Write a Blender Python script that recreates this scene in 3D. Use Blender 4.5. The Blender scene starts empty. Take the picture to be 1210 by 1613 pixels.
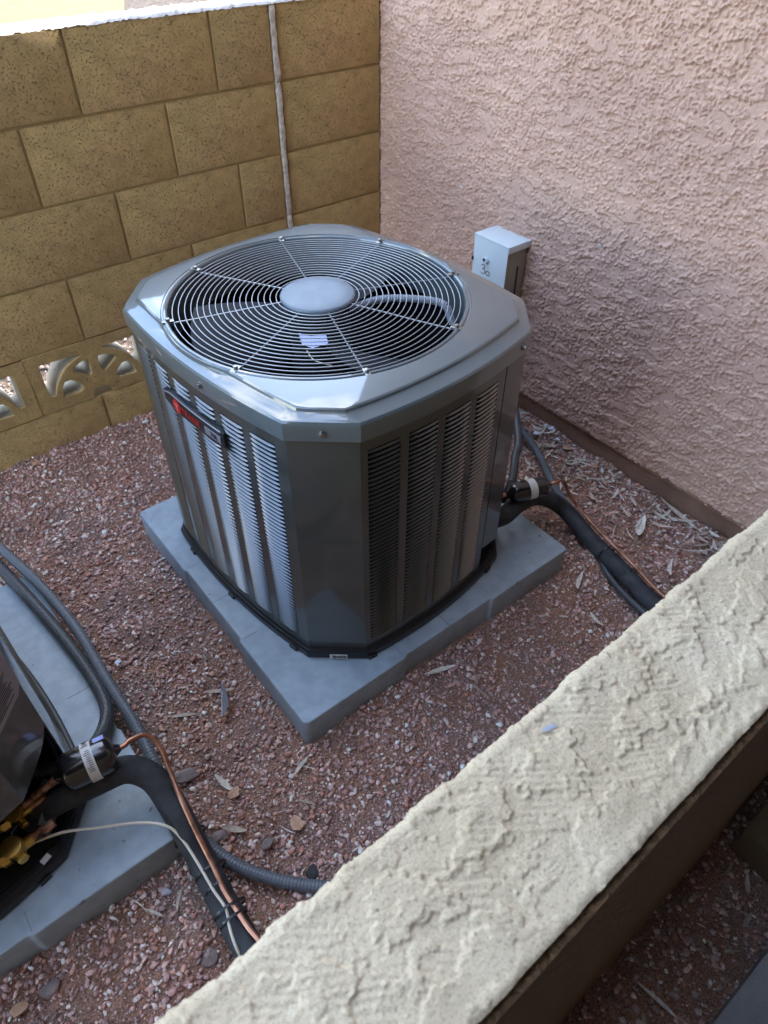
import bpy, bmesh, math, random
import numpy as np
from mathutils import Vector, Matrix
random.seed(7)
RNG = np.random.default_rng(11)
D = bpy.data
C = bpy.context.scene.collection
S = bpy.context.scene
R = math.radians

# ------------------------------------------------------------------ camera
CAM = Vector((-1.681, -2.132, 1.473))
YAW, PITCH, ROLL, FPX = 0.672, 0.759, 0.004, 1113.7
fw = Vector((math.sin(YAW) * math.cos(PITCH), math.cos(YAW) * math.cos(PITCH), -math.sin(PITCH)))
r0 = Vector((math.cos(YAW), -math.sin(YAW), 0)); u0 = r0.cross(fw)
rt = r0 * math.cos(ROLL) + u0 * math.sin(ROLL); up = -r0 * math.sin(ROLL) + u0 * math.cos(ROLL)
cd = D.cameras.new('camera'); cam = D.objects.new('camera', cd); C.objects.link(cam); S.camera = cam
m = Matrix((rt, up, -fw)).transposed().to_4x4(); m.translation = CAM; cam.matrix_world = m
cd.sensor_fit = 'VERTICAL'; cd.sensor_height = 36; cd.sensor_width = 27
cd.lens = FPX / 1613 * 36
cd.clip_start = 0.02; cd.clip_end = 500
cd.dof.use_dof = True; cd.dof.focus_distance = 1.35; cd.dof.aperture_fstop = 6.5

def at(x, y, z=0.0):
    """the point of the real place, at height z, that the photograph shows at (x, y)"""
    d = fw + rt * ((x - 605) / FPX) - up * ((y - 806.5) / FPX)
    return CAM + d * ((z - CAM.z) / d.z)

# ------------------------------------------------------------------ sky, sun, exposure
SUN_EL, SUN_AZ = R(46), math.atan2(1.0, 0.19)        # azimuth measured from +y towards +x
w = D.worlds.new('World'); S.world = w; w.use_nodes = True
nt = w.node_tree; nt.nodes.clear()
out = nt.nodes.new('ShaderNodeOutputWorld'); bg = nt.nodes.new('ShaderNodeBackground')
sky = nt.nodes.new('ShaderNodeTexSky'); sky.sky_type = 'NISHITA'; sky.sun_disc = False
sky.sun_elevation = SUN_EL; sky.sun_rotation = SUN_AZ
tc = nt.nodes.new('ShaderNodeTexCoord'); mp = nt.nodes.new('ShaderNodeMapping')
mp.inputs['Scale'].default_value = (1, 1, 2.2)
nz = nt.nodes.new('ShaderNodeTexNoise'); nz.inputs['Scale'].default_value = 2.6; nz.inputs['Detail'].default_value = 9
nz.inputs['Roughness'].default_value = 0.58
cr = nt.nodes.new('ShaderNodeValToRGB'); cr.color_ramp.elements[0].position = 0.53; cr.color_ramp.elements[1].position = 0.70
mx = nt.nodes.new('ShaderNodeMix'); mx.data_type = 'RGBA'
mx.inputs['B'].default_value = (8.0, 7.9, 7.0, 1)
L = nt.links.new
L(tc.outputs['Generated'], mp.inputs['Vector']); L(mp.outputs[0], nz.inputs['Vector']); L(nz.outputs['Fac'], cr.inputs[0])
L(cr.outputs[0], mx.inputs['Factor']); L(sky.outputs[0], mx.inputs['A']); L(mx.outputs['Result'], bg.inputs['Color'])
bg.inputs['Strength'].default_value = 0.15
L(bg.outputs[0], out.inputs[0])
sl = D.lights.new('sun', 'SUN'); sl.energy = 2.0; sl.angle = R(0.5); sl.color = (1.0, 0.95, 0.87)
so = D.objects.new('sun', sl); C.objects.link(so); so.location = (6, 2, 8)
sd = Vector((math.sin(SUN_AZ) * math.cos(SUN_EL), math.cos(SUN_AZ) * math.cos(SUN_EL), math.sin(SUN_EL)))
so.rotation_euler = sd.to_track_quat('Z', 'Y').to_euler()
S.view_settings.view_transform = 'Standard'; S.view_settings.look = 'None'
S.view_settings.exposure = 3.17; S.view_settings.gamma = 1
S.view_settings.use_curve_mapping = False

# ------------------------------------------------------------------ materials
def mat(name, col, rough=0.6, metal=0.0, coat=0.0, spec=0.5):
    m = D.materials.new(name); m.use_nodes = True
    b = m.node_tree.nodes['Principled BSDF']
    b.inputs['Base Color'].default_value = (*col, 1); b.inputs['Roughness'].default_value = rough
    b.inputs['Metallic'].default_value = metal; b.inputs['Coat Weight'].default_value = coat
    b.inputs['Coat Roughness'].default_value = 0.06; b.inputs['Specular IOR Level'].default_value = spec
    return m
def N(m, t, **kw):
    n = m.node_tree.nodes.new(t)
    for k, v in kw.items():
        if k in n.inputs: n.inputs[k].default_value = v
        else: setattr(n, k, v)
    return n
def lk(m, a, b): m.node_tree.links.new(a, b)
def BS(m): return m.node_tree.nodes['Principled BSDF']
def vary(m, cols, scale=4.0, detail=6, pos=(0.35, 0.65), coord='Object', stretch=(1, 1, 1)):
    """base colour wandering between cols with noise"""
    t = N(m, 'ShaderNodeTexCoord'); mp = N(m, 'ShaderNodeMapping'); mp.inputs['Scale'].default_value = stretch
    n = N(m, 'ShaderNodeTexNoise', Scale=scale, Detail=detail); r = N(m, 'ShaderNodeValToRGB')
    lk(m, t.outputs[coord], mp.inputs['Vector']); lk(m, mp.outputs[0], n.inputs['Vector']); lk(m, n.outputs['Fac'], r.inputs[0])
    e = r.color_ramp.elements
    e[0].position, e[1].position = pos; e[0].color = (*cols[0], 1); e[1].color = (*cols[-1], 1)
    for i, c in enumerate(cols[1:-1]):
        k = e.new(pos[0] + (pos[1] - pos[0]) * (i + 1) / (len(cols) - 1)); k.color = (*c, 1)
    lk(m, r.outputs[0], BS(m).inputs['Base Color']); return r.outputs[0], mp.outputs[0]
def bump(m, scale, dist, detail=4, strength=1.0, vec=None, prev=None, kind='noise', pos=None, rough=0.6):
    if kind == 'noise': n = N(m, 'ShaderNodeTexNoise', Scale=scale, Detail=detail, Roughness=rough); o = n.outputs['Fac']
    else: n = N(m, 'ShaderNodeTexVoronoi', Scale=scale); o = n.outputs['Distance']
    if vec is None: t = N(m, 'ShaderNodeTexCoord'); vec = t.outputs['Object']
    lk(m, vec, n.inputs['Vector'])
    if pos:
        r = N(m, 'ShaderNodeMapRange'); r.inputs['From Min'].default_value, r.inputs['From Max'].default_value = pos
        lk(m, o, r.inputs['Value']); o = r.outputs[0]
    b = N(m, 'ShaderNodeBump', Strength=strength, Distance=dist)
    lk(m, o, b.inputs['Height'])
    if prev is not None: lk(m, prev.outputs[0], b.inputs['Normal'])
    lk(m, b.outputs[0], BS(m).inputs['Normal']); return b
def mul_noise(m, src, scale, lo, hi, detail=5, pos=(0.35, 0.65), vec=None):
    n = N(m, 'ShaderNodeTexNoise', Scale=scale, Detail=detail)
    if vec is None: vec = N(m, 'ShaderNodeTexCoord').outputs['Object']
    lk(m, vec, n.inputs['Vector'])
    r = N(m, 'ShaderNodeMapRange'); r.inputs['From Min'].default_value, r.inputs['From Max'].default_value = pos
    r.inputs['To Min'].default_value, r.inputs['To Max'].default_value = lo, hi
    lk(m, n.outputs['Fac'], r.inputs['Value'])
    x = N(m, 'ShaderNodeVectorMath', operation='MULTIPLY'); lk(m, src, x.inputs[0]); lk(m, r.outputs[0], x.inputs[1])
    lk(m, x.outputs[0], BS(m).inputs['Base Color']); return x.outputs[0]

# painted concrete block
M_BLOCK = mat('block_paint', (.3, .21, .11), .82)
_c, _v = vary(M_BLOCK, [(.43, .285, .11), (.49, .33, .13), (.52, .325, .145)], 3.0, 5, (.35, .68), 'Object')
_oi = N(M_BLOCK, 'ShaderNodeObjectInfo'); _mr = N(M_BLOCK, 'ShaderNodeMapRange'); _mr.inputs['To Min'].default_value = .9; _mr.inputs['To Max'].default_value = 1.07
lk(M_BLOCK, _oi.outputs['Random'], _mr.inputs['Value'])
_x = N(M_BLOCK, 'ShaderNodeVectorMath', operation='MULTIPLY'); lk(M_BLOCK, _c, _x.inputs[0]); lk(M_BLOCK, _mr.outputs[0], _x.inputs[1])
_y = mul_noise(M_BLOCK, _x.outputs[0], 250, .42, 1.03, 3, (.27, .385)); mul_noise(M_BLOCK, _y, 26, .88, 1.06, 6, (.38, .62))
_b = bump(M_BLOCK, 250, .0032, 3, 1.0, pos=(.27, .42)); _b = bump(M_BLOCK, 60, .0025, 4, .5, prev=_b)
_b = bump(M_BLOCK, 420, .002, 3, .8, prev=_b)
M_MORTAR = mat('mortar_painted', (.42, .29, .125), .85); bump(M_MORTAR, 160, .003, 4)
M_WHITE_MORTAR = mat('bare_mortar', (.55, .48, .4), .9); _c, _v = vary(M_WHITE_MORTAR, [(.44, .37, .29), (.70, .63, .54)], 60, 5); bump(M_WHITE_MORTAR, 150, .004, 4)
M_BARE = mat('bare_block_top', (.66, .64, .6), .9); bump(M_BARE, 130, .004, 4)

# house stucco: relief is real geometry, grain is bump
M_STUCCO = mat('house_stucco', (.4, .28, .22), .85)
_c, _v = vary(M_STUCCO, [(.52, .325, .245), (.58, .37, .28), (.63, .41, .305)], 2.2, 6, (.35, .66))
mul_noise(M_STUCCO, _c, 90, .9, 1.06, 4)
_b = bump(M_STUCCO, 520, .0012, 3, .7)
M_STUCCO_FAR = mat('house_stucco_plain', (.47, .34, .285), .85)
_b = bump(M_STUCCO_FAR, 55, .008, 5, 1.0, pos=(.45, .6)); _b = bump(M_STUCCO_FAR, 400, .0012, 3, .7, prev=_b)
M_CREAM = mat('parapet_stucco', (.6, .53, .42), .85)
_c, _v = vary(M_CREAM, [(.56, .435, .275), (.62, .49, .32), (.67, .54, .365)], 7, 6, (.35, .66))
_c = mul_noise(M_CREAM, _c, 330, .8, 1.04, 3, (.34, .5))
_b = bump(M_CREAM, 700, .0012, 3, .8)
M_BASE = mat('foundation_paint', (.24, .15, .10), .8); vary(M_BASE, [(.24, .135, .085), (.34, .2, .13)], 9, 6); bump(M_BASE, 90, .004, 5)
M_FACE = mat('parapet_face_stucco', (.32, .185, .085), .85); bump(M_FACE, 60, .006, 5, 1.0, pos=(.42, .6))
M_WOOD = mat('roof_shade_boards', (.3, .22, .15), .7); M_DARKW = mat('patio_wall_paint', (.30, .21, .15), .8)

# soil and gravel
M_SOIL = mat('soil', (.14, .075, .05), .95)
_c, _v = vary(M_SOIL, [(.32, .195, .155), (.40, .21, .135), (.31, .215, .175)], 3.2, 7, (.36, .64))
mul_noise(M_SOIL, _c, 260, .5, 1.25, 3)
_b = bump(M_SOIL, 240, .006, 4); _b = bump(M_SOIL, 700, .002, 3, prev=_b)
M_GRAVEL = mat('gravel', (.2, .13, .11), .88)
_a = N(M_GRAVEL, 'ShaderNodeVertexColor', layer_name='stone'); lk(M_GRAVEL, _a.outputs[0], BS(M_GRAVEL).inputs['Base Color'])
mul_noise(M_GRAVEL, _a.outputs[0], 420, .75, 1.2, 3); bump(M_GRAVEL, 500, .0015, 3)
M_FARGROUND = mat('sunlit_ground', (.45, .38, .3), .95)
_c, _v = vary(M_FARGROUND, [(.008, .005, .003), (.05, .03, .018), (.10, .072, .05)], 28, 8, (.36, .6)); bump(M_FARGROUND, 40, .02, 6)
M_KERB = mat('far_cream_paving', (.62, .48, .27), .9); vary(M_KERB, [(.095, .07, .026), (.12, .09, .036)], 5, 6)
M_CONC = mat('concrete', (.3, .29, .28), .85); vary(M_CONC, [(.24, .235, .23), (.34, .33, .32)], 12, 7); bump(M_CONC, 180, .002, 4)

# equipment
M_PAD = mat('pad_plastic', (.30, .33, .345), .5, spec=.45)
_c, _v = vary(M_PAD, [(.25, .31, .355), (.30, .365, .41), (.32, .38, .42)], 6, 8, (.3, .7))
_c = mul_noise(M_PAD, _c, 34, .9, 1.04, 7, (.4, .6))
mul_noise(M_PAD, _c, 45, .45, 1.0, 2, (.24, .29)); bump(M_PAD, 420, .0006, 3, .5)
M_PAINT = mat('unit_paint', (.13, .135, .125), .42, coat=.9); BS(M_PAINT).inputs['Coat Roughness'].default_value = .07
vary(M_PAINT, [(.044, .048, .042), (.054, .058, .051)], 8, 5); _pb = bump(M_PAINT, 900, .00012, 2, .35)
M_CAP = mat('cap_paint', (.18, .19, .18), .35, coat=1.0); BS(M_CAP).inputs['Coat Roughness'].default_value = .045
BS(M_CAP).inputs['Coat IOR'].default_value = 1.65
_c, _v = vary(M_CAP, [(.085, .108, .112), (.105, .128, .132)], 5, 5); bump(M_CAP, 7, .004, 2, .35)
M_SLAT = mat('louver_paint', (.040, .043, .038), .35, coat=1.0); BS(M_SLAT).inputs['Coat Roughness'].default_value = .17; BS(M_SLAT).inputs['Coat IOR'].default_value = 1.95
M_BLACK = mat('black_plastic', (.014, .014, .015), .38); M_DARK = mat('dark_cavity', (.012, .013, .014), .7)
M_COIL = mat('coil_fins', (.012, .013, .014), .9, 0, spec=.1)
_w = N(M_COIL, 'ShaderNodeTexWave', Scale=90.0); _t = N(M_COIL, 'ShaderNodeTexCoord'); lk(M_COIL, _t.outputs['Object'], _w.inputs['Vector'])
_bb = N(M_COIL, 'ShaderNodeBump', Strength=.6, Distance=.002); lk(M_COIL, _w.outputs['Fac'], _bb.inputs['Height']); lk(M_COIL, _bb.outputs[0], BS(M_COIL).inputs['Normal'])
M_WIRE = mat('guard_wire', (.34, .35, .36), .32, .3, .6); M_HUB = mat('hub_plastic', (.20, .235, .265), .42)
_c, _v = vary(M_HUB, [(.14, .175, .21), (.18, .215, .245)], 40, 8, (.4, .75))
M_BLADE = mat('fan_blade', (.007, .009, .013), .5, spec=.2); M_STEEL = mat('screw_steel', (.32, .32, .3), .35, .9)
M_BADGE = mat('badge', (.02, .022, .026), .35); M_RED = mat('badge_red', (.62, .025, .02), .4); M_SILVER = mat('badge_silver', (.42, .42, .45), .35, .5)
M_INK = mat('ink', (.02, .02, .025), .6); M_LABEL = mat('label_white', (.62, .62, .6), .5)
M_LABELG = mat('label_grey', (.32, .29, .32), .5)
M_FOAM = mat('foam_insulation', (.022, .024, .028), .75); vary(M_FOAM, [(.016, .018, .021), (.035, .037, .041)], 30, 6); bump(M_FOAM, 300, .001, 3)
M_COPPER = mat('copper', (.5, .24, .15), .38, .75); vary(M_COPPER, [(.16, .07, .045), (.42, .2, .125), (.55, .29, .2)], 22, 6, (.3, .7))
M_BRASS = mat('brass', (.55, .38, .1), .33, .85); M_SOLDER = mat('burnt_copper', (.25, .14, .09), .5, .6)
vary(M_SOLDER, [(.05, .035, .03), (.35, .17, .1), (.45, .33, .27)], 60, 6)
M_CONDUIT = mat('grey_conduit', (.10, .112, .125), .45); M_CONDUITD = mat('dark_conduit', (.045, .05, .055), .42)
M_CABLE = mat('cream_cable', (.58, .52, .42), .5); M_TIE = mat('cable_tie', (.01, .01, .012), .35)
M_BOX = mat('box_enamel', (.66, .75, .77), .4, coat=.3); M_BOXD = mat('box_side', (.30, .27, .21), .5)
M_DRIER = mat('drier_enamel', (.012, .012, .013), .22, coat=.8)
M_LEAF = mat('dry_leaf', (.4, .33, .25), .8); _oi = N(M_LEAF, 'ShaderNodeObjectInfo'); _r = N(M_LEAF, 'ShaderNodeValToRGB')
_e = _r.color_ramp.elements; _e[0].color = (.30, .22, .15, 1); _e[1].color = (.66, .60, .52, 1); _k = _e.new(.5); _k.color = (.48, .40, .32, 1)
lk(M_LEAF, _oi.outputs['Random'], _r.inputs[0]); mul_noise(M_LEAF, _r.outputs[0], 130, .7, 1.15, 4)
M_FEATHER = mat('feather', (.14, .14, .16), .8); M_PAPER = mat('paper', (.62, .68, .74), .7)
M_TAN = mat('tan_leaf', (.46, .27, .17), .8); vary(M_TAN, [(.36, .2, .12), (.5, .31, .2)], 60, 5)
M_ROCK = mat('rock', (.22, .17, .15), .9); vary(M_ROCK, [(.15, .115, .1), (.29, .22, .2)], 30, 8); bump(M_ROCK, 120, .004, 6)
M_TREE = mat('foliage', (.11, .13, .035), .6); M_BARK = mat('bark', (.15, .11, .08), .9)

# ------------------------------------------------------------------ helpers
def tag(o, label=None, cat=None, group=None, kind=None):
    if label: o['label'] = label
    if cat: o['category'] = cat
    if group: o['group'] = group
    if kind: o['kind'] = kind
    return o
def link(name, me, parent=None, loc=None, rot=None):
    o = D.objects.new(name, me); C.objects.link(o)
    if parent is not None: o.parent = parent
    if loc is not None: o.location = loc
    if rot is not None: o.rotation_euler = rot
    return o
def empty(name, loc, rz, label, cat, group=None):
    o = link(name, None, None, loc, (0, 0, rz)); o.empty_display_size = .05
    return tag(o, label, cat, group)
class MB:
    def __init__(s): s.v = []; s.f = []
    def add(s, vs, fs):
        b = len(s.v); s.v += [tuple(v) for v in vs]; s.f += [tuple(i + b for i in f) for f in fs]
    def box(s, c, h, M=None):
        vs = [Vector((sx * h[0], sy * h[1], sz * h[2])) for sx in (-1, 1) for sy in (-1, 1) for sz in (-1, 1)]
        if M is not None: vs = [M @ v for v in vs]
        c = Vector(c); s.add([v + c for v in vs], [(0, 1, 3, 2), (4, 6, 7, 5), (0, 4, 5, 1), (2, 3, 7, 6), (0, 2, 6, 4), (1, 5, 7, 3)])
    def prism(s, pts, z0, z1):
        n = len(pts); s.add([(p[0], p[1], z0) for p in pts] + [(p[0], p[1], z1) for p in pts],
                            [tuple(range(n))[::-1], tuple(range(n, 2 * n))] + [(i, (i + 1) % n, n + (i + 1) % n, n + i) for i in range(n)])
    def loops(s, loops, closed=True, cap0=False, cap1=False):
        n = len(loops[0]); vs = [p for l in loops for p in l]; fs = []
        for k in range(len(loops) - 1):
            for i in range(n if closed else n - 1):
                j = (i + 1) % n; fs.append((k * n + i, k * n + j, (k + 1) * n + j, (k + 1) * n + i))
        if cap0: fs.append(tuple(range(n))[::-1])
        if cap1: b = (len(loops) - 1) * n; fs.append(tuple(range(b, b + n)))
        s.add(vs, fs)
    def tube(s, pts, r, seg=10, rf=None, caps=True):
        pts = [Vector(p) for p in pts]; n = len(pts); ls = []; ref = None
        for i, p in enumerate(pts):
            t = (pts[min(i + 1, n - 1)] - pts[max(i - 1, 0)]).normalized()
            if ref is None: ref = t.orthogonal().normalized()
            ref = (ref - t * ref.dot(t)).normalized(); b = t.cross(ref)
            rr = r if rf is None else rf(i)
            ls.append([p + (ref * math.cos(a) + b * math.sin(a)) * rr for a in [2 * math.pi * k / seg for k in range(seg)]])
        s.loops(ls, True, caps, caps)
    def cyl(s, a, b, r, seg=16, r2=None):
        a = Vector(a); b = Vector(b); s.tube([a, b], r, seg, (lambda i: r if i == 0 else (r2 if r2 is not None else r)))
    def build(s, name, m, parent=None, smooth=False, bevel=0, loc=None, rot=None, segs=2, ang=35):
        me = D.meshes.new(name); me.from_pydata(s.v, [], s.f); me.validate()
        if m: me.materials.append(m)
        bm = bmesh.new(); bm.from_mesh(me); bmesh.ops.recalc_face_normals(bm, faces=bm.faces)
        if bevel:
            es = [e for e in bm.edges if len(e.link_faces) == 2 and e.calc_face_angle(0) > R(28)]
            bmesh.ops.bevel(bm, geom=es, offset=bevel, segments=segs, profile=.6, affect='EDGES', clamp_overlap=True)
        bm.to_mesh(me); bm.free()
        if smooth or bevel:
            me.shade_smooth()
            me.set_sharp_from_angle(angle=R(ang))
        return link(name, me, parent, loc, rot)
def smooth_path(pts, step=.006):
    """Catmull-Rom through pts, resampled evenly"""
    P = [Vector(p) for p in pts]; P = [P[0] * 2 - P[1]] + P + [P[-1] * 2 - P[-2]]; o = []
    for i in range(1, len(P) - 2):
        a, b, c, d = P[i - 1:i + 3]
        for k in range(24):
            t = k / 24; o.append(.5 * ((2 * b) + (c - a) * t + (2 * a - 5 * b + 4 * c - d) * t * t + (3 * b - a - 3 * c + d) * t ** 3))
    o.append(P[-2]); res = [o[0]]; acc = 0
    for i in range(1, len(o)):
        seg = (o[i] - o[i - 1]).length; dd = step - acc
        while dd <= seg: res.append(o[i - 1].lerp(o[i], dd / seg)); dd += step
        acc = seg - (dd - step)
    return res
def text_mesh(body, size, depth=.0004):
    cu = D.curves.new('lettering', 'FONT'); cu.body = body; cu.size = size; cu.extrude = depth; cu.align_x = 'CENTER'; cu.align_y = 'CENTER'
    cu.resolution_u = 4; ob = D.objects.new('lettering', cu); C.objects.link(ob)
    bpy.context.view_layer.update()
    me = D.meshes.new_from_object(ob.evaluated_get(bpy.context.evaluated_depsgraph_get())); D.objects.remove(ob); D.curves.remove(cu)
    return me
def fnoise(shape, px, wl, beta=1.0, seed=0, aniso=(1, 1), band=.5):
    """band-limited noise on a grid; px = grid step, wl = wavelength (m); aniso stretches axes (rows, cols)"""
    g = np.random.default_rng(seed); f = np.fft.rfft2(g.standard_normal(shape))
    fy = np.fft.fftfreq(shape[0], px)[:, None] * aniso[0]; fx = np.fft.rfftfreq(shape[1], px)[None, :] * aniso[1]
    fr = np.sqrt(fy ** 2 + fx ** 2) * wl + 1e-6
    amp = np.exp(-(np.log(fr)) ** 2 / (2 * band ** 2)) if beta == 0 else 1 / (1 + fr ** (2 * beta))
    h = np.fft.irfft2(f * amp, shape); return (h - h.mean()) / h.std()
def sstep(x, a, b): t = np.clip((x - a) / (b - a), 0, 1); return t * t * (3 - 2 * t)
def grid_mesh(name, P, m, smooth=True):
    """P: rows x cols x 3"""
    r, c, _ = P.shape; me = D.meshes.new(name); me.vertices.add(r * c); me.vertices.foreach_set('co', P.reshape(-1).astype(np.float32))
    i = np.arange(r * c).reshape(r, c); q = np.stack([i[:-1, :-1], i[:-1, 1:], i[1:, 1:], i[1:, :-1]], -1).reshape(-1)
    nf = len(q) // 4; me.loops.add(len(q)); me.loops.foreach_set('vertex_index', q.astype(np.int32)); me.polygons.add(nf)
    me.polygons.foreach_set('loop_start', np.arange(0, len(q), 4, dtype=np.int32)); me.update(calc_edges=True)
    me.materials.append(m)
    if smooth: me.shade_smooth()
    return me

# ------------------------------------------------------------------ the ground
PAD_Z = .08
UC = Vector((-.91, -.96, PAD_Z)); UR = 4.8       # centre and turn of the main unit
PAD1 = (-1.319, -1.405, .856); PAD2 = (-2.492, -1.449, .856)     # x0, y0, side
xs = np.arange(-3.2, .01, .012); ys = np.arange(-2.9, .01, .012)
Y, X = np.meshgrid(ys, xs, indexing='ij')
GH = .006 * fnoise(X.shape, .012, .30, 0, 3, band=.6) + .0022 * fnoise(X.shape, .012, .05, 0, 4, band=.5)
# soil heaped along the edges of the pads, and a little trench in front of the main pad
GH = GH * .8 - .002
def gheight(x, y):
    i = np.clip(((np.asarray(y) + 2.9) / .012).round().astype(int), 0, len(ys) - 1); j = np.clip(((np.asarray(x) + 3.2) / .012).round().astype(int), 0, len(xs) - 1)
    return GH[i, j]
me = grid_mesh('ground', np.stack([X, Y, GH], -1), M_SOIL)
tag(link('ground', me), kind='structure')
g = MB(); g.add([(-60, -60, -.06), (60, -60, -.06), (60, 60, -.06), (-60, 60, -.06)], [(0, 1, 2, 3)])
tag(g.build('ground_beyond', M_FARGROUND), kind='structure')

def stones(name, n, region, smin, smax, palette, seed, zoff=0.0, dens=None, flat=.6, m=M_GRAVEL, hfun=gheight, octa=False):
    g = np.random.default_rng(seed)
    x = g.uniform(region[0], region[1], n); y = g.uniform(region[2], region[3], n)
    keep = np.ones(n, bool)
    for (a, b, s) in (PAD1, PAD2): keep &= ~((x > a - .002) & (x < a + s + .002) & (y > b - .002) & (y < b + s + .002))
    if dens is not None: keep &= dens(x, y) > g.random(n)
    x, y = x[keep], y[keep]; n = len(x)
    s = smin + (smax - smin) * g.random(n) ** 1.7
    t = (1 + 5 ** .5) / 2
    iv = np.array([(-1, t, 0), (1, t, 0), (-1, -t, 0), (1, -t, 0), (0, -1, t), (0, 1, t), (0, -1, -t), (0, 1, -t), (t, 0, -1), (t, 0, 1), (-t, 0, -1), (-t, 0, 1)]) / 1.9
    fc = np.array([(0, 11, 5), (0, 5, 1), (0, 1, 7), (0, 7, 10), (0, 10, 11), (1, 5, 9), (5, 11, 4), (11, 10, 2), (10, 7, 6), (7, 1, 8), (3, 9, 4), (3, 4, 2), (3, 2, 6), (3, 6, 8), (3, 8, 9), (4, 9, 5), (2, 4, 11), (6, 2, 10), (8, 6, 7), (9, 8, 1)])
    if octa: iv = np.array([(1, 0, 0), (0, 1, 0), (-1, 0, 0), (0, -1, 0), (.1, .1, 1), (0, 0, -1)]) * 1.05; fc = np.array([(0, 1, 4), (1, 2, 4), (2, 3, 4), (3, 0, 4), (1, 0, 5), (2, 1, 5), (3, 2, 5), (0, 3, 5)])
    nv = len(iv)
    V = iv[None] * g.uniform(.62, 1.25, (n, nv, 1)) * np.stack([g.uniform(.8, 1.35, n), g.uniform(.6, .95, n), g.uniform(flat * .6, flat * 1.3, n)], -1)[:, None]
    # random tilt then spin
    a = g.uniform(-.6, .6, n); ca, sa = np.cos(a)[:, None], np.sin(a)[:, None]
    yv, zv = V[..., 1] * ca - V[..., 2] * sa, V[..., 1] * sa + V[..., 2] * ca
    b = g.uniform(0, 6.283, n); cb, sb = np.cos(b)[:, None], np.sin(b)[:, None]
    xv, yv = V[..., 0] * cb - yv * sb, V[..., 0] * sb + yv * cb
    P = np.stack([xv, yv, zv], -1) * (s * .5)[:, None, None]
    P[..., 0] += x[:, None]; P[..., 1] += y[:, None]; P[..., 2] += (hfun(x, y) + s * g.uniform(.0, .3, n) * flat + zoff)[:, None]
    me = D.meshes.new(name); me.vertices.add(n * nv); me.vertices.foreach_set('co', P.reshape(-1).astype(np.float32))
    q = (fc[None] + np.arange(n)[:, None, None] * nv).reshape(-1)
    me.loops.add(len(q)); me.loops.foreach_set('vertex_index', q.astype(np.int32)); me.polygons.add(len(q) // 3)
    me.polygons.foreach_set('loop_start', np.arange(0, len(q), 3, dtype=np.int32)); me.update(calc_edges=True)
    pal = np.array(palette); ci = g.integers(0, len(pal), n); col = pal[ci] * g.uniform(.75, 1.2, (n, 1))
    ca_ = me.color_attributes.new('stone', 'FLOAT_COLOR', 'POINT')
    cc = np.ones((n, nv, 4), np.float32); cc[..., :3] = np.clip(col * np.array([1.46, 1.34, 1.28]), 0, .8)[:, None]; ca_.data.foreach_set('color', cc.reshape(-1))
    me.materials.append(m); return tag(link(name, me), kind='stuff')
_dn = fnoise(X.shape, .012, .45, 0, 9, band=.7)
def dens_big(x, y):
    i = np.clip(((y + 2.9) / .012).astype(int), 0, len(ys) - 1); j = np.clip(((x + 3.2) / .012).astype(int), 0, len(xs) - 1)
    d = .85 + .22 * _dn[i, j]
    d = np.where((x < -.55) & (y > -.7), .95, d)                       # thick gravel by the block wall
    d = np.where((x > -1.0) & (y < -1.40) & (x < -.2), d - .33, d)      # bare red soil before the main pad
    return np.clip(d, .42, 1)
RED = [(.36, .225, .2), (.31, .19, .17), (.40, .27, .24), (.44, .32, .29), (.29, .2, .185), (.37, .29, .265), (.52, .44, .40), (.27, .21, .2), (.40, .24, .18), (.6, .53, .49), (.33, .17, .13)]
GREY = [(.28, .24, .2), (.37, .32, .27), (.23, .19, .17), (.46, .4, .35), (.30, .22, .19)]
stones('gravel', 42000, (-2.35, 0, -1.95, 0), 0.006, .0145, RED, 21, dens=dens_big, zoff=.001)
stones('gravel', 9000, (-2.35, 0, -1.95, 0), .010, .0185, RED, 25, dens=dens_big, zoff=.003)
stones('gravel', 80000, (-2.35, 0, -1.95, 0), .0035, .0085, RED + GREY, 22, flat=.85, octa=True)
tag(D.objects['gravel'], 'reddish crushed gravel spread over the yard', 'gravel'); tag(D.objects['gravel.001'], 'larger angular pieces lying on top of the reddish gravel', 'gravel'); tag(D.objects['gravel.002'], 'fine grit and small chips between the larger gravel', 'gravel')
o = stones('gravel', 5000, (-1.6, -.2, -2.5, -2.06), .005, .016, GREY + RED, 23); tag(o, 'dark gravel strip outside the cream wall in deep shade', 'gravel')
o = stones('gravel', 9000, (-2.6, .1, .12, 1.6), .008, .02, [(.24, .2, .19), (.2, .155, .145), (.3, .27, .25), (.06, .04, .04)], 24, hfun=lambda x, y: np.full(len(x), -.055)); tag(o, 'pale gravel in the sun behind the block wall', 'gravel')
# the sunlit lot past the wall
g = MB(); q = [at(198, 47, -.052), at(192, -60, -.052), at(-400, -40, -.052), at(-400, 80, -.052)]; g.add([tuple(p) for p in q], [(0, 1, 2, 3)])
tag(g.build('paving_beyond', M_KERB), kind='structure')
# concrete walk at the lower right
g = MB(); g.box((-1.6, -2.265 - .9, .0), (1.6, .9, .03)); o = g.build('walkway', M_CONC, bevel=.006); tag(o, kind='structure')

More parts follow.
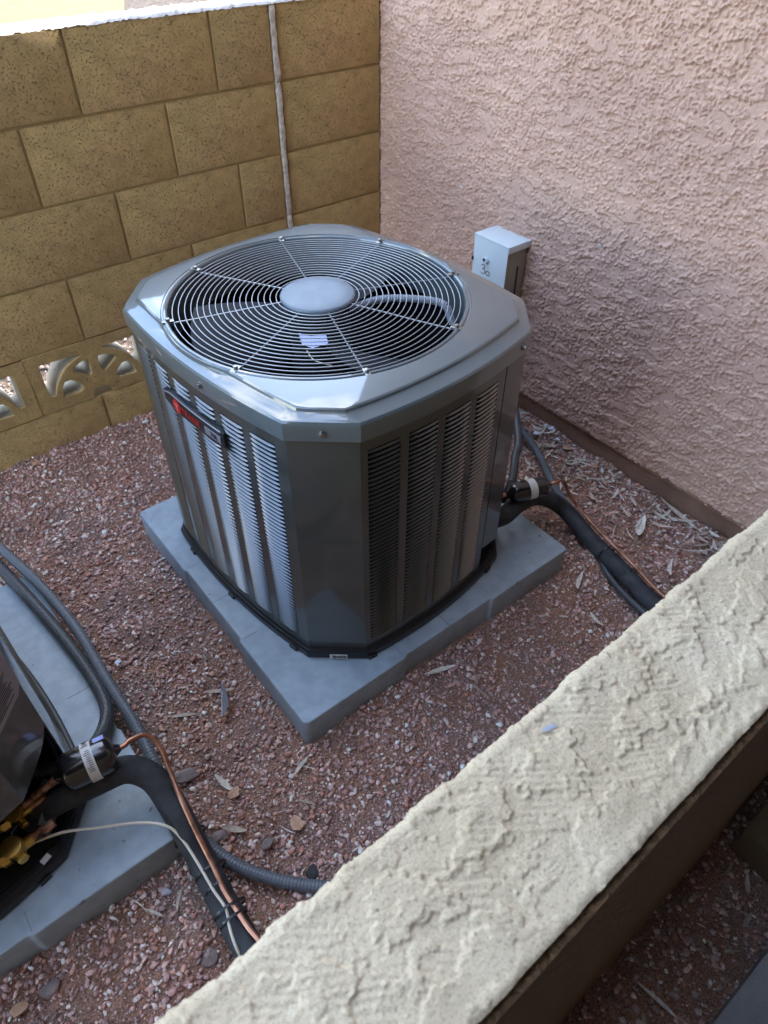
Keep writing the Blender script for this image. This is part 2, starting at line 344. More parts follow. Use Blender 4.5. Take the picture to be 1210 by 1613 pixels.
# ------------------------------------------------------------------ block wall
WX0 = -3.4; CH = .202; ZT = [1.139, .94, .738, .536, .334, .132]
wall = empty('block_wall', (0, 0, 0), 0, 'tan painted concrete block wall across the back, with pierced blocks low down', 'wall')
JW = .0040; TH = .10
def block(x0, x1, z0, z1, face=0.0):
    x0 += JW; x1 -= JW; z0 += JW; z1 -= JW; cx, cz = (x0 + x1) / 2, (z0 + z1) / 2
    g = MB(); g.box((0, 0, 0), ((x1 - x0) / 2, TH / 2, (z1 - z0) / 2))
    o = g.build('block', M_BLOCK, wall, bevel=.0022, loc=(cx, TH / 2 + face + random.uniform(-.0012, .0012), cz)); return o
CTRL = -.404
def course(z1, z0, joints, top=False):
    xsj = sorted(set([WX0] + joints + [CTRL])); xsj = [x for x in xsj if x <= CTRL]
    for a, b in zip(xsj, xsj[1:]):
        block(a + (.0 if a != WX0 else 0), b - (.011 if b == CTRL else 0), z0, z1)
    block(CTRL + .011, -.004, z0, z1, .004)
def js(first, n=8): return [first - .4064 * k for k in range(n)]
course(ZT[0], ZT[1], js(-.607)); course(ZT[1], ZT[2], js(-.777)); course(ZT[2], ZT[3], js(-.574))
course(ZT[3], ZT[4], js(-.777)); course(ZT[5], -.07, js(-.782))
# mortar, recessed a few millimetres
g = MB(); g.box(((WX0 + CTRL) / 2, TH / 2 + .0028, (.536 + 1.136) / 2 - .1), ((CTRL - WX0) / 2 - .003, TH / 2 - .002, (1.136 - .336) / 2))
g.box((CTRL / 2, TH / 2 + .0085, .53), (-CTRL / 2 - .006, TH / 2 - .002, .6)); g.box(((WX0 + CTRL) / 2, TH / 2 + .0028, .03), ((CTRL - WX0) / 2 - .003, TH / 2 - .002, .1))
g.build('mortar', M_MORTAR, wall)
# the bare vertical joint, lumpy, proud of the face
P = []
for k in range(100):
    z = -.02 + k * 1.155 / 99; ww = .0100 + .0008 * math.sin(k * .9) + random.uniform(-.0012, .0012); pr = -.003 + random.uniform(-.0016, .0014); dx = random.uniform(-.0008, .0008)
    if min(abs(z - q) for q in ZT) < .007: pr = .004; ww *= 1.15
    P.append([(CTRL + dx - ww, .006, z), (CTRL + dx - ww * .8, pr, z), (CTRL + dx, pr - .002, z), (CTRL + dx + ww * .8, pr, z), (CTRL + dx + ww, .008, z)])
g = MB(); g.loops(P, False); o = g.build('mortar_joint', M_WHITE_MORTAR, wall, smooth=True, ang=60)
# rough bare top of the wall
tx = np.arange(WX0, .0, .008); tw = np.array([-.001, .004, .02, .04, .06, .08, .1]);
TX, TW = np.meshgrid(tx, tw, indexing='ij'); hh = .0022 * np.random.default_rng(5).standard_normal(TX.shape) + .1345 * 0
TZ = 1.1395 + np.abs(hh) + np.where(TW < .002, -.005, .0015); me = grid_mesh('wall_top', np.stack([TX, TW + (TW < .002) * hh * .6, TZ], -1), M_BARE); link('wall_top', me, wall)
# pierced blocks
def arc(cx, cy, rx, ry, a0, a1, n): return [(cx + rx * math.cos(R(a0 + (a1 - a0) * k / n)), cy + ry * math.sin(R(a0 + (a1 - a0) * k / n))) for k in range(n + 1)]
def spl(cu, pts):
    s = cu.splines.new('POLY'); s.points.add(len(pts) - 1); s.use_cyclic_u = True
    for p, q in zip(s.points, pts): p.co = (q[0], q[1], 0, 1)
def pierced():
    cu = D.curves.new('pierced', 'CURVE'); cu.dimensions = '2D'; cu.fill_mode = 'BOTH'; cu.extrude = TH / 2 - .003; cu.bevel_depth = .003; cu.bevel_resolution = 1
    hw = .2; H = .196
    spl(cu, [(-hw, 0), (-.036, 0)] + arc(0, -.003, .036, .036, 175, 5, 8) + [(.036, 0), (hw, 0), (hw, H), (-hw, H)])
    for s in (-1, 1):
        f = lambda ps: [(s * x, y) for x, y in ps]
        spl(cu, f([(-.168, .168), (-.166, .05), (-.158, .044)] + arc(0, -.005, .150, .160, 162, 103, 10) + [(-.03, .165)]))
        spl(cu, f([(-.128, .03), (-.122, .068), (-.108, .088), (-.085, .088), (-.064, .072), (-.052, .052), (-.056, .038), (-.07, .031)]))
        spl(cu, f([(-.078, .108), (-.062, .128), (-.036, .138), (-.014, .138), (-.011, .12), (-.014, .082), (-.024, .073), (-.034, .078)]))
    ob = D.objects.new('p', cu); C.objects.link(ob); bpy.context.view_layer.update()
    me = D.meshes.new_from_object(ob.evaluated_get(bpy.context.evaluated_depsgraph_get())); D.objects.remove(ob); me.materials.clear(); me.materials.append(M_BLOCK); return me
pm = pierced(); M_CORE = mat('bare_block', (.36, .31, .24), .9); bump(M_CORE, 130, .004, 4)
pc = pm.copy(); pc.materials.clear(); pc.materials.append(M_CORE)
for v in pm.vertices: v.co.z = TH / 2 - (TH / 2 - v.co.z) * .14 if v.co.z < TH / 2 else v.co.z      # local z looks out of the wall
for v in pc.vertices: v.co.z = (v.co.z - TH / 2) * .85 + TH / 2 - .0145; v.co.x *= .999
for k in range(6):
    o = link('pierced_block', pm, wall, (-1.179 + .4064 * (1 - k), TH / 2 + random.uniform(-.001, .001), .135), (R(90), 0, 0))
    link('block_core', pc, wall, (-1.179 + .4064 * (1 - k), TH / 2, .135), (R(90), 0, 0))
    g = MB(); g.box((-1.179 + .4064 * (1 - k) + .2032, TH / 2 + .005, .233), (.0034, TH / 2 - .004, .098)); g.build('mortar_bed', M_MORTAR, wall)
# little rubble pier closes the course beside the control joint
block(-.57, CTRL - .011, .132, .334)
g = MB(); g.box((CTRL / 2, TH / 2, .233), (-CTRL / 2 - .008, TH / 2 - .002, .098)); g.build('mortar_bed', M_MORTAR, wall)

# ------------------------------------------------------------------ house wall
HX = 0.0; HTOP = 5.2; HYE = .10
house = empty('house_wall', (0, 0, 0), 0, 'pinkish tan stucco house wall with rough lace texture on the right', 'wall')
st = .0024; ya = np.arange(-2.0, HYE + st, st); za = np.arange(.072, 1.42, st)
ZZ, YY = np.meshgrid(za, ya, indexing='ij'); sh = ZZ.shape
wr = fnoise(sh, st, .013, 0, 31, band=.4); wr2 = fnoise(sh, st, .012, 0, 32, band=.4)
a1 = fnoise(sh, st, .055, 0, 33, aniso=(1.0, 1.8), band=.5) + .55 * wr
a2 = fnoise(sh, st, .018, 0, 34, aniso=(1.0, 1.25), band=.4) + .5 * wr2
cov = fnoise(sh, st, .22, 0, 35, band=.5)
# slow drag lines of the trowel, dipping towards the camera as in the photo
ph = (ZZ * 1.0 + .10 * (YY + .5) ** 2 + .006 * fnoise(sh, st, .08, 0, 36)) * 78
drag = sstep(np.abs((ph % 1) - .5), .42, .5) * sstep(fnoise(sh, st, .20, 0, 37, aniso=(1, 3)), .7, 1.3)
h = .0042 * sstep(a1, .15, .3) + .0036 * sstep(a2, .55, .70) * sstep(cov, -1.6, .2) + .0010 * drag + .00022 * fnoise(sh, st, .007, 0, 38)
PX = HX - h
me = grid_mesh('stucco_coat', np.stack([PX, YY, ZZ], -1)[:, ::-1], M_STUCCO); o = link('stucco_coat', me, house)
g = MB()
g.box((.1, (-2.0 - 7) / 2, 2.5), (.098, 2.5, 2.7)); g.box((.1, (HYE - 2.0) / 2, (1.417 + HTOP) / 2), (.098, (HYE + 2) / 2, (HTOP - 1.417) / 2))
g.box((.104, (HYE - 2.0) / 2, .74), (.098, (HYE + 2) / 2 - .002, .68)); g.build('plain_wall', M_STUCCO_FAR, house)
g = MB(); g.box((3.1, HYE + .06, 2.6), (2.9, .06, 2.6)); g.build('end_wall', M_STUCCO_FAR, house)
g = MB(); g.box((.03, (-2.0 + HYE) / 2, .02), (.018, (HYE + 2) / 2, .052)); g.build('foundation', M_BASE, house)
g = MB(); g.box((.006, (-2.0 + HYE) / 2, .073), (.011, (HYE + 2) / 2, .0035)); g.build('weep_screed', M_BASE, house)
g = MB(); g.box((2.6, -3.4, HTOP + .06), (3.0, 3.9, .06)); g.build('roof', M_WOOD, house)
g = MB(); g.box((-.12, -3.4, 3.3), (.12, 3.52, .08)); g.build('shade_eave', M_WOOD, house)  # unseen overhang added to cut skylight on the right half of the yard
# small chips of bare plaster on the wall
for (x, y) in ((727, 295), (944, 386)):
    d = fw + rt * ((x - 605) / FPX) - up * ((y - 806.5) / FPX); p = CAM + d * ((-.004 - CAM.x) / d.x)
    g = MB(); n = 9; rr = [random.uniform(.004, .009) for _ in range(n)]
    g.add([(p.x, p.y, p.z)] + [(p.x + .001, p.y + rr[k] * math.cos(k * 6.283 / n), p.z + .8 * rr[k] * math.sin(k * 6.283 / n)) for k in range(n)], [(0, 1 + k, 1 + (k + 1) % n) for k in range(n)]); g.build('paint_chip', M_LABEL, house)

# ------------------------------------------------------------------ cream garden wall in the foreground
par = empty('low_wall', (-.75, -1.888, 0), .023, 'low cream stucco wall crossing the foreground, its top blurred and near', 'wall')
PZ = .75; PWID = .174; st = .0017
xa = np.arange(-1.35, .02, st); vv = np.arange(0, PWID + .045 + .004, st)
XX, VV = np.meshgrid(xa, vv, indexing='ij'); sh = XX.shape
c1 = fnoise(sh, st, .105, 0, 41, aniso=(1.3, .9), band=.45) + .26 * fnoise(sh, st, .020, 0, 42, band=.4)
c2 = fnoise(sh, st, .05, 0, 43, band=.4) + .3 * fnoise(sh, st, .013, 0, 44, band=.4)
rg = .5 + .5 * np.sin(((VV * .78 - XX * .62) + .0035 * fnoise(sh, st, .22, 0, 45)) * 2 * math.pi / .0085)
h = .0024 * sstep(c1, .25, .36) + .0015 * sstep(c2, 1.0, 1.12) + .0009 * rg * sstep(fnoise(sh, st, .12, 0, 46), .0, .7) + .00028 * fnoise(sh, st, .005, 0, 47) + .0002 * fnoise(sh, st, .02, 0, 48)
# v runs up the far face (0..F), over the rounded edge, across the top, and down the near face
F = .045; rc = .012
s_ = VV - F
def prof(s):
    y = np.zeros_like(s); z = np.zeros_like(s); ny = np.zeros_like(s); nz_ = np.zeros_like(s); q = rc * math.pi / 2; T = PWID - 2 * rc
    a = s < 0; y[a] = 0; z[a] = PZ - rc + s[a]; ny[a] = 1
    a = (s >= 0) & (s < q); t = s[a] / rc; y[a] = -rc + rc * np.cos(t); z[a] = PZ - rc + rc * np.sin(t); ny[a] = np.cos(t); nz_[a] = np.sin(t)
    a = (s >= q) & (s < q + T); y[a] = -rc - (s[a] - q); z[a] = PZ; nz_[a] = 1
    a = (s >= q + T) & (s < 2 * q + T); t = (s[a] - q - T) / rc; y[a] = -rc - T - rc * np.sin(t); z[a] = PZ - rc + rc * np.cos(t); ny[a] = -np.sin(t); nz_[a] = np.cos(t)
    a = s >= 2 * q + T; y[a] = -PWID; z[a] = PZ - rc - (s[a] - 2 * q - T); ny[a] = -1
    return y, z, ny, nz_
yy, zz, ny, nz_ = prof(s_); h = h + .0007 * fnoise(sh, st, .12, 0, 49)
edge = .0028 * np.exp(-((s_ - .006) / .012) ** 2); h = h * (1 - .65 * sstep(s_, .135, .165)) + edge + .0004 * np.exp(-((s_ - .17) / .009) ** 2) * fnoise(sh, st, .03, 0, 50)
me = grid_mesh('top_coat', np.stack([XX, yy + ny * h, zz + nz_ * h], -1), M_CREAM); link('top_coat', me, par)
g = MB(); g.box((-1.4, -PWID / 2, (PZ - .05) / 2 - .03), (2.2, PWID / 2 - .004, (PZ - .05) / 2 + .02)); 
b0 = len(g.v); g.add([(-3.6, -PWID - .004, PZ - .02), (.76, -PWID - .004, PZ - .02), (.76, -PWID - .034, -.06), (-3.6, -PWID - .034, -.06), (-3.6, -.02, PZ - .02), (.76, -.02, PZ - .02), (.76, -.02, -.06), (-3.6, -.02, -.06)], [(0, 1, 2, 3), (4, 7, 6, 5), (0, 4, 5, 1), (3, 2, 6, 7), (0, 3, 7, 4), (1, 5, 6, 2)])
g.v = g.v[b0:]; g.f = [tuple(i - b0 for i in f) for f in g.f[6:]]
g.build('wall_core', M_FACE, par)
g = MB(); g.box((-2.48, -PWID / 2, PZ - .02), (1.13, PWID / 2, .02)); g.box((.4, -PWID / 2, PZ - .02), (.38, PWID / 2, .02)); g.build('wall_end', M_CREAM, par, bevel=.01)
# blue chalk smudge on top
q = at(868, 1146, PZ + .0035); g = MB(); n = 14
ring = [(.012 * math.cos(k * 6.283 / n) * random.uniform(.6, 1.1), .0035 * math.sin(k * 6.283 / n) * random.uniform(.6, 1.2), 0) for k in range(n)]
# (kept as a thin paint film that follows the plaster)
M_CHALK = mat('blue_chalk', (.36, .36, .39), .9)
g.add([(0, 0, .0005)] + ring, [(0, 1 + k, 1 + (k + 1) % n) for k in range(n)])
o = g.build('chalk_mark', M_CHALK); o.location = q; o.rotation_euler = (0, 0, -.35); o.parent = par; o.matrix_parent_inverse = par.matrix_basis.inverted()
# a lone block lying outside against the wall
g = MB(); g.box((0, 0, 0), (.2, .045, .045)); o = g.build('loose_block', mat('loose_block_paint', (.14, .095, .05), .85), bevel=.004, loc=(-.58, -2.16, .045), rot=(0, 0, .03))
tag(o, 'tan concrete block lying in the dark outside the cream wall', 'block')
# patio inferred behind the viewer; its roof and unseen walls shaped to block light
pat = empty('patio_cover', (-2, -3.49, 0), 0, 'inferred patio roof and back wall beyond the cream wall, with unseen walls added to block light', 'patio cover')
g = MB(); g.box((0, 0, 2.52), (2.4, 1.42, .07)); g.build('roof', mat('shade_roof_dark', (.08, .055, .04), .8), pat); g = MB(); g.box((0, -1.5, 1.3), (2.4, .08, 1.3)); g.build('back_wall', M_DARKW, pat)  # roof edge brought forward and its colour darkened to deepen the shade
g = MB(); g.box((-2.3, 1.32, 1.25), (.06, .06, 1.25)); g.build('post', M_DARKW, pat)
g = MB(); g.box((0, 1.30, 3.9), (2.4, .1, 1.31)); g.build('sky_block_wall', M_STUCCO_FAR, pat)  # unseen wall added to block the sky behind the viewer
g = MB(); g.box((1.965, 0, 1.2), (.03, 1.4, 1.2)); g.build('light_block_wall', mat('dark_reflection_wall', (.06, .05, .045), .6), pat)  # unseen dark wall added so the front louvers reflect dark
g = MB(); g.box((-2.3, 0, 1.2), (.05, 1.25, 1.2)); g.build('light_block_wall', M_DARKW, pat)  # unseen wall added to stop light entering from the left end

# ------------------------------------------------------------------ equipment pads
M_SEAM = mat('seam', (.20, .24, .265), .7)
def make_pad(x0, y0, s, label):
    t = empty('equipment_pad', (x0 + s / 2, y0 + s / 2, 0), 0, label, 'equipment pad', 'grey pads under the condenser units')
    h = s / 2; q = .006; pts = []
    cr = .014
    for k, (cx, cy) in enumerate(((h, -h), (h, h), (-h, h), (-h, -h))):
        a0 = -90 + 90 * k; dx, dy = (cx / h) * -cr, (cy / h) * -cr
        for j in range(5): a = R(a0 + 22.5 * j); pts.append((cx + dx + cr * math.cos(a), cy + dy + cr * math.sin(a)))
        # inset grip in the middle of each side
        nx, ny = [(1, 0), (0, 1), (-1, 0), (0, -1)][k]; tx, ty = -ny, nx
        for u_, d_ in ((-.145, 0), (-.137, q), (.137, q), (.145, 0)): pts.append((nx * (h - d_) + tx * u_, ny * (h - d_) + ty * u_))
    g = MB(); g.prism(pts, -.03, PAD_Z); g.build('slab', M_PAD, t, bevel=.0045, segs=3)
    # raised panels with thin seams between them
    for (cx, cy, wx, wy) in ((0, .41, .142, .0008), (0, -.39, .0008, .036), (-.145, -.4, .0006, .02), (.145, -.4, .0006, .02), (-.4, .145, .02, .0006), (-.4, -.145, .02, .0006), (-.395, 0, .03, .0007), (.395, 0, .03, .0007)):
        g = MB(); g.box((cx, cy, PAD_Z + .0002), (wx, wy, .0004)); g.build('seam', M_SEAM, t)
    return t
make_pad(*PAD1, 'blue grey square pad under the whole condenser unit in the middle')
make_pad(*PAD2, 'blue grey square pad cut by the left edge, under the partly seen unit')

# ------------------------------------------------------------------ condenser units
hx, hy, ch, BOW = .327, .372, .095, .024
CORN = [(hx - ch, -hy), (hx, -hy + ch), (hx, hy - ch), (hx - ch, hy), (-hx + ch, hy), (-hx, hy - ch), (-hx, -hy + ch), (-hx + ch, -hy)]
# sides: 7->0 front, 1->2 right, 3->4 back, 5->6 left ; chamfers 0->1 service, 2->3, 4->5, 6->7
def side_pt(i, j, t, inset=0.0, bow=BOW):
    a, b = Vector(CORN[i]), Vector(CORN[j]); d = (b - a).normalized(); n = Vector((d.y, -d.x))
    p = a.lerp(b, t) + n * (bow * (1 - (2 * t - 1) ** 2) - inset)
    # tangent incl. bow
    tg = ((b - a) + n * (bow * (-4 * (2 * t - 1)))).normalized(); return p, tg, Vector((tg.y, -tg.x))
def outline(inset=0.0, nb=20):
    o = []
    for (i, j) in ((7, 0), (1, 2), (3, 4), (5, 6)):
        for k in range(nb + 1): p, _, n = side_pt(i, j, k / nb, inset); o.append(p)
    return o                                                         # chamfers close between the sides
BZ0, BZ1 = .028, .640                                                # body panels
def louvered(parent, i, j, cols, rows, mode, skip=(), tend=None):
    """a bowed sheet with columns of louvers; cols = [(t0,t1)...] along the side"""
    ins = .008; g = MB(); z0, z1 = BZ0 + .022, BZ1 - .03; tend = 1 - .0035 / .5 if tend is None else tend
    L_ = (Vector(CORN[j]) - Vector(CORN[i])).length
    def sheet(t0, t1, za, zb, n=6):
        o = []; inn = []
        for k in range(n + 1):
            t = t0 + (t1 - t0) * k / n; p, _, nn = side_pt(i, j, t, ins); q = p - nn * .003
            o.append([(p.x, p.y, za), (p.x, p.y, zb), (q.x, q.y, zb), (q.x, q.y, za)])
        g.loops(o, True, True, True)
    tm = .0035 / L_
    sheet(tm, tend, z1, BZ1, 24); sheet(tm, tend, BZ0, z0, 24)
    e = [tm] + [x for c in cols for x in c] + [tend]
    for a, b in zip(e[0::2], e[1::2]):
        if b - a > 1e-4: sheet(a, b, z0 + .0001, z1 - .0001, 4)
    pan = g.build('louvered_panel', M_PAINT, parent, smooth=True, ang=30)
    # rows of slats
    pitch = (z1 - z0) / rows; joined = MB(); meshes = {}
    for ci, (a, b) in enumerate(cols):
        tmid = (a + b) / 2; pa, _, _ = side_pt(i, j, a, ins); pb, _, _ = side_pt(i, j, b, ins); pm_, tg, nn = side_pt(i, j, tmid, ins)
        mid = (pa + pb) / 2; d = (pb - pa); wd = d.length; ang = math.atan2(d.y, d.x); sag = (pm_ - mid).length
        # local profile: x along, -y outward, z up : awning shape with closed ends
        vs = []; fs = []; n = 6; prof_ = [(.001, .0024), (-.0003, .0020), (-.0034, -.0005), (-.0032, -.0010), (-.0002, .0011), (.001, .0015)]
        for k in range(n + 1):
            u_ = -.5 + k / n; e_ = 1 - max(0, (abs(u_) - .40) / .1) ** 2 * .8; sg = -sag * (1 - (2 * u_) ** 2)
            vs += [(u_ * wd, yy_ * e_ + sg, zz_) for yy_, zz_ in prof_]
        m_ = len(prof_)
        for k in range(n):
            for q in range(m_): fs.append((k * m_ + q, k * m_ + (q + 1) % m_, (k + 1) * m_ + (q + 1) % m_, (k + 1) * m_ + q))
        fs += [tuple(range(m_)), tuple(range(n * m_, (n + 1) * m_))[::-1]]
        for r in range(rows):
            z = z0 + pitch * (r + .5)
            if any(s0 <= ci <= s1 and r0_ <= r <= r1 for s0, s1, r0_, r1 in skip): pass
            if mode(ci):
                if ci not in meshes:
                    gg = MB(); gg.add(vs, fs); ob = gg.build('louver_slat', M_SLAT, pan, smooth=True, ang=40); meshes[ci] = ob.data
                else: ob = link('louver_slat', meshes[ci], pan)
                ob.location = (mid.x, mid.y, z); ob.rotation_euler = (0, 0, ang)
            else:
                Mx = Matrix.Rotation(ang, 3, 'Z'); joined.add([Mx @ Vector(v) + Vector((mid.x, mid.y, z)) for v in vs], fs)
    if joined.v: tag(joined.build('louver_rows', M_SLAT, pan, smooth=True, ang=40), kind='stuff')
    return pan
def flat_panel(parent, i, j, za, zb, name='corner_panel', cut=0.0):
    a, b = Vector(CORN[i]), Vector(CORN[j]); d = (b - a).normalized(); n = Vector((d.y, -d.x)); a = a + d * .0015 - n * .008; b = b - d * .0015 - n * .008; g = MB()
    # wraps a little round on to the sides, bottom may be cut on the slant
    lo = [(a, za), (b, za + cut)]
    g.add([(a.x, a.y, za), (b.x, b.y, za + cut), (b.x, b.y, zb), (a.x, a.y, zb)] + [(a.x - n.x * .003, a.y - n.y * .003, za), (b.x - n.x * .003, b.y - n.y * .003, za + cut), (b.x - n.x * .003, b.y - n.y * .003, zb), (a.x - n.x * .003, a.y - n.y * .003, zb)],
          [(0, 1, 2, 3), (4, 7, 6, 5), (0, 4, 5, 1), (1, 5, 6, 2), (2, 6, 7, 3), (3, 7, 4, 0)])
    return g.build(name, M_PAINT, parent, bevel=.001)
def screw(parent, p, n, name='screw'):
    p = Vector(p); n = Vector(n).normalized(); g = MB(); g.cyl(p - n * .001, p + n * .0016, .0075, 18); g.build('washer', M_STEEL, parent, smooth=True)
    g = MB(); g.cyl(p + n * .0016, p + n * .0062, .0048, 6); g.build(name, M_STEEL, parent, bevel=.0008)
RO = .311; FC = Matrix.Rotation(-R(UR), 2) @ Vector((-.008, .016))
def make_unit(loc, rz, label, first):
    t = empty('condenser_unit', loc, rz, label, 'air conditioner', 'outdoor condenser units')
    # ---- base pan
    oo = outline(-.004); g = MB(); n = len(oo)
    lp = lambda ins, z: [(p.x, p.y, z) for p in outline(ins)]
    g.loops([lp(0.0, .001), lp(-.003, .004), lp(-.004, .022), lp(-.001, .027), lp(.004, .027), lp(.006, .032), lp(.02, .032), lp(.03, .02)], True, True, True)
    bp = g.build('base_pan', M_BLACK, t, smooth=True, ang=30)
    for (i, j, tt) in ((7, 0, .03), (7, 0, .9), (5, 6, .14), (5, 6, .92), (5, 6, .5)):
        p, tg, nn = side_pt(i, j, tt, -.004); g = MB(); g.box((0, 0, 0), (.011, .004, .005)); g.build('drain_lip', M_BLACK, bp, bevel=.001, loc=(p.x, p.y, .006), rot=(0, 0, math.atan2(tg.y, tg.x)))
    # ---- panels
    ncols_l = [(.045 + k * .155, .045 + k * .155 + .118) for k in range(6)]
    fcols = [(.04 + k * .195, .04 + k * .195 + .155) for k in range(4)]
    if first:
        louvered(t, 7, 0, fcols, 50, lambda c: True, tend=.835); louvered(t, 5, 6, ncols_l, 50, lambda c: c >= 4)
    else:
        louvered(t, 7, 0, fcols[:3], 50, lambda c: False, tend=.63); louvered(t, 5, 6, ncols_l, 50, lambda c: False)
    louvered(t, 1, 2, [(.22 + k * .15, .22 + k * .15 + .115) for k in range(5)], 50, lambda c: False); louvered(t, 3, 4, fcols, 50, lambda c: False)
    flat_panel(t, 6, 7, BZ0, BZ1); flat_panel(t, 4, 5, BZ0, BZ1); flat_panel(t, 2, 3, BZ0, BZ1)
    # service cover: wraps from the front round the chamfer, lower edge curved up
    g = MB(); ls = []; t0_ = .842 if first else .637; zb0, zb1 = (.10, .085) if first else (.235, .245)
    path = [side_pt(7, 0, t0_ + (1 - t0_) * k / 8, .0078)[0] for k in range(9)]; cb = side_pt(1, 2, .0, .0078)[0]; ce = side_pt(7, 0, 1, .0078)[0]
    path += [ce.lerp(cb, k / 8) for k in range(1, 9)]; path.append(side_pt(1, 2, .02, .0078)[0]); n_ = len(path) - 1
    for k, p in enumerate(path):
        f_ = k / n_; q = p * (1 - .004 / p.length); zb = zb0 + (zb1 - zb0) * f_ + (.05 * max(0, (f_ - .72) / .28) ** 3) - .012 * math.sin(f_ * math.pi)
        ls.append([(p.x, p.y, zb), (p.x, p.y, BZ1), (q.x, q.y, BZ1), (q.x, q.y, zb)])
    g.loops(ls, True, True, True); g.build('service_panel', M_PAINT, t, smooth=True, ang=30)
    # ---- coil inside
    lc = lambda ins, z: [(p.x, p.y, z) for p in outline(ins)]
    cp = []
    for (i, j, ta, tb) in ((1, 2, .16, 1), (3, 4, 0, 1), (5, 6, 0, 1), (7, 0, 0, .80 if first else .60)):
        cp += [side_pt(i, j, ta + (tb - ta) * k / 10, .034)[0] for k in range(11)]
    g = MB(); g.loops([[(p.x, p.y, .03) for p in cp], [(p.x, p.y, .625) for p in cp]], True); g.build('coil', M_COIL, t, smooth=True)
    g = MB(); g.add([(p.x, p.y, .026) for p in outline(.02)], [tuple(range(len(outline(.02))))]); g.build('inner_floor', M_DARK, t)
    # ---- top cap
    def ray_r(phi, ol):
        dx, dy = math.cos(phi), math.sin(phi)
        for k in range(len(ol)):
            a_, b_ = ol[k], ol[(k + 1) % len(ol)]; ex, ey = b_[0] - a_[0], b_[1] - a_[1]; den = dx * ey - dy * ex
            if abs(den) < 1e-12: continue
            s_1 = (a_[0] * ey - a_[1] * ex) / den; u_ = (a_[0] * dy - a_[1] * dx) / den
            if s_1 > 0 and -1e-9 <= u_ <= 1 + 1e-9: return s_1
        return .3
    # the outline's corners must be kept: sample the outline densely and add chamfer points
    base = []
    for s_i, (i, j) in enumerate(((7, 0), (1, 2), (3, 4), (5, 6))):
        for k in range(25): base.append(side_pt(i, j, k / 24)[0])
        i2 = (1, 3, 5, 7)[s_i]; a, b = Vector(CORN[j]), Vector(CORN[i2])
        for k in range(1, 6): base.append(a.lerp(b, k / 6))
    phis = [math.atan2(p.y - FC.y, p.x - FC.x) for p in base]
    def capo(ins, z, mn=0.0):
        ol = outline(ins, 24); ol = [(p.x - FC.x, p.y - FC.y) for p in ol]
        return [(FC.x + max(ray_r(f, ol), mn) * math.cos(f), FC.y + max(ray_r(f, ol), mn) * math.sin(f), z) for f in phis]
    def circ(r, z): return [(FC.x + r * math.cos(f), FC.y + r * math.sin(f), z) for f in phis]
    g = MB()
    g.loops([capo(.004, .640), capo(.0, .640), capo(.0, .671), capo(.0012, .6755), capo(.0045, .679), capo(.010, .6805), capo(.031, .683, RO + .017), capo(.0345, .6850, RO + .0168), capo(.0365, .6895, RO + .0165), capo(.040, .6915, RO + .016), capo(.047, .692, RO + .0155),
             circ(RO + .0150, .6923), circ(RO + .0135, .6900), circ(RO + .0115, .6895), circ(RO + .009, .6925), circ(RO + .005, .6930), circ(RO + .002, .6905), circ(RO, .685), circ(RO - .002, .672), circ(RO - .003, .60), circ(RO - .001, .598), circ(RO + .012, .598)])
    cap = g.build('top_cap', M_CAP, t, smooth=True, ang=24)
    # ---- screws on the skirt
    for (i, j, tt) in ((6, 7, .5), (4, 5, .5), (0, 1, .35)):
        a, b = Vector(CORN[i]), Vector(CORN[j]); d = (b - a).normalized(); nn = Vector((d.y, -d.x)); p = a.lerp(b, tt); screw(cap, (p.x, p.y, .657), (nn.x, nn.y, 0))
    for (i, j, tt) in ((5, 6, .60), (7, 0, .93)):
        p, tg, nn = side_pt(i, j, tt); screw(cap, (p.x, p.y, .657), (nn.x, nn.y, 0))
    # ---- fan guard
    ZG = .688; gd = link('fan_guard', None, t, (FC.x, FC.y, ZG)); nr = 18
    for k in range(nr):
        r = .088 + (RO - .008 - .088) * k / (nr - 1); g = MB(); sg = 72; tr = .00118; ls = []
        dome = .006 * (1 - (r / RO) ** 2)
        for q in range(sg):
            a = q * 2 * math.pi / sg; ls.append([((r + tr * math.cos(b_)) * math.cos(a), (r + tr * math.cos(b_)) * math.sin(a), dome + tr * math.sin(b_)) for b_ in [R(60 * z) for z in range(6)]])
        ls.append(ls[0]); g.loops(ls, True); g.build('guard_ring', M_WIRE, gd, smooth=True, ang=80)
    sp = None
    for k in range(8):
        a = R(27 + 45 * k - UR)
        if sp is None:
            g = MB(); g.tube([(.07, .0, .0035), (.15, 0, .0015), (.24, 0, -.0015), (RO + .004, 0, -.0025)], .0017, 6); sp = g.build('spoke', M_WIRE, gd, smooth=True)
            g = MB(); g.box((RO + .003, 0, .0035), (.012, .0055, .001)); g.cyl((RO + .003, 0, .004), (RO + .003, 0, .010), .0048, 6); cl = g.build('clip', M_STEEL, gd, bevel=.0007)
        else: sp = link('spoke', sp.data, gd); cl = link('clip', cl.data, gd)
        sp.rotation_euler = (0, 0, a); cl.rotation_euler = (0, 0, a)
    g = MB(); cc = lambda r, z: [(r * math.cos(k * math.pi / 32), r * math.sin(k * math.pi / 32), z) for k in range(64)]
    g.loops([cc(.076, -.006), cc(.0795, -.001), cc(.080, .008), cc(.078, .0105), cc(.0745, .0118), cc(.05, .0128), cc(.02, .0132)], True, True, True); g.build('hub_cap', M_HUB, gd, smooth=True, ang=50)
    # ---- fan and motor
    fan = link('fan', None, t, (FC.x, FC.y, .61), (0, 0, R(20)))
    g = MB(); g.cyl((0, 0, -.08), (0, 0, .06), .068, 32); g.build('motor', M_DARK, fan, smooth=True)
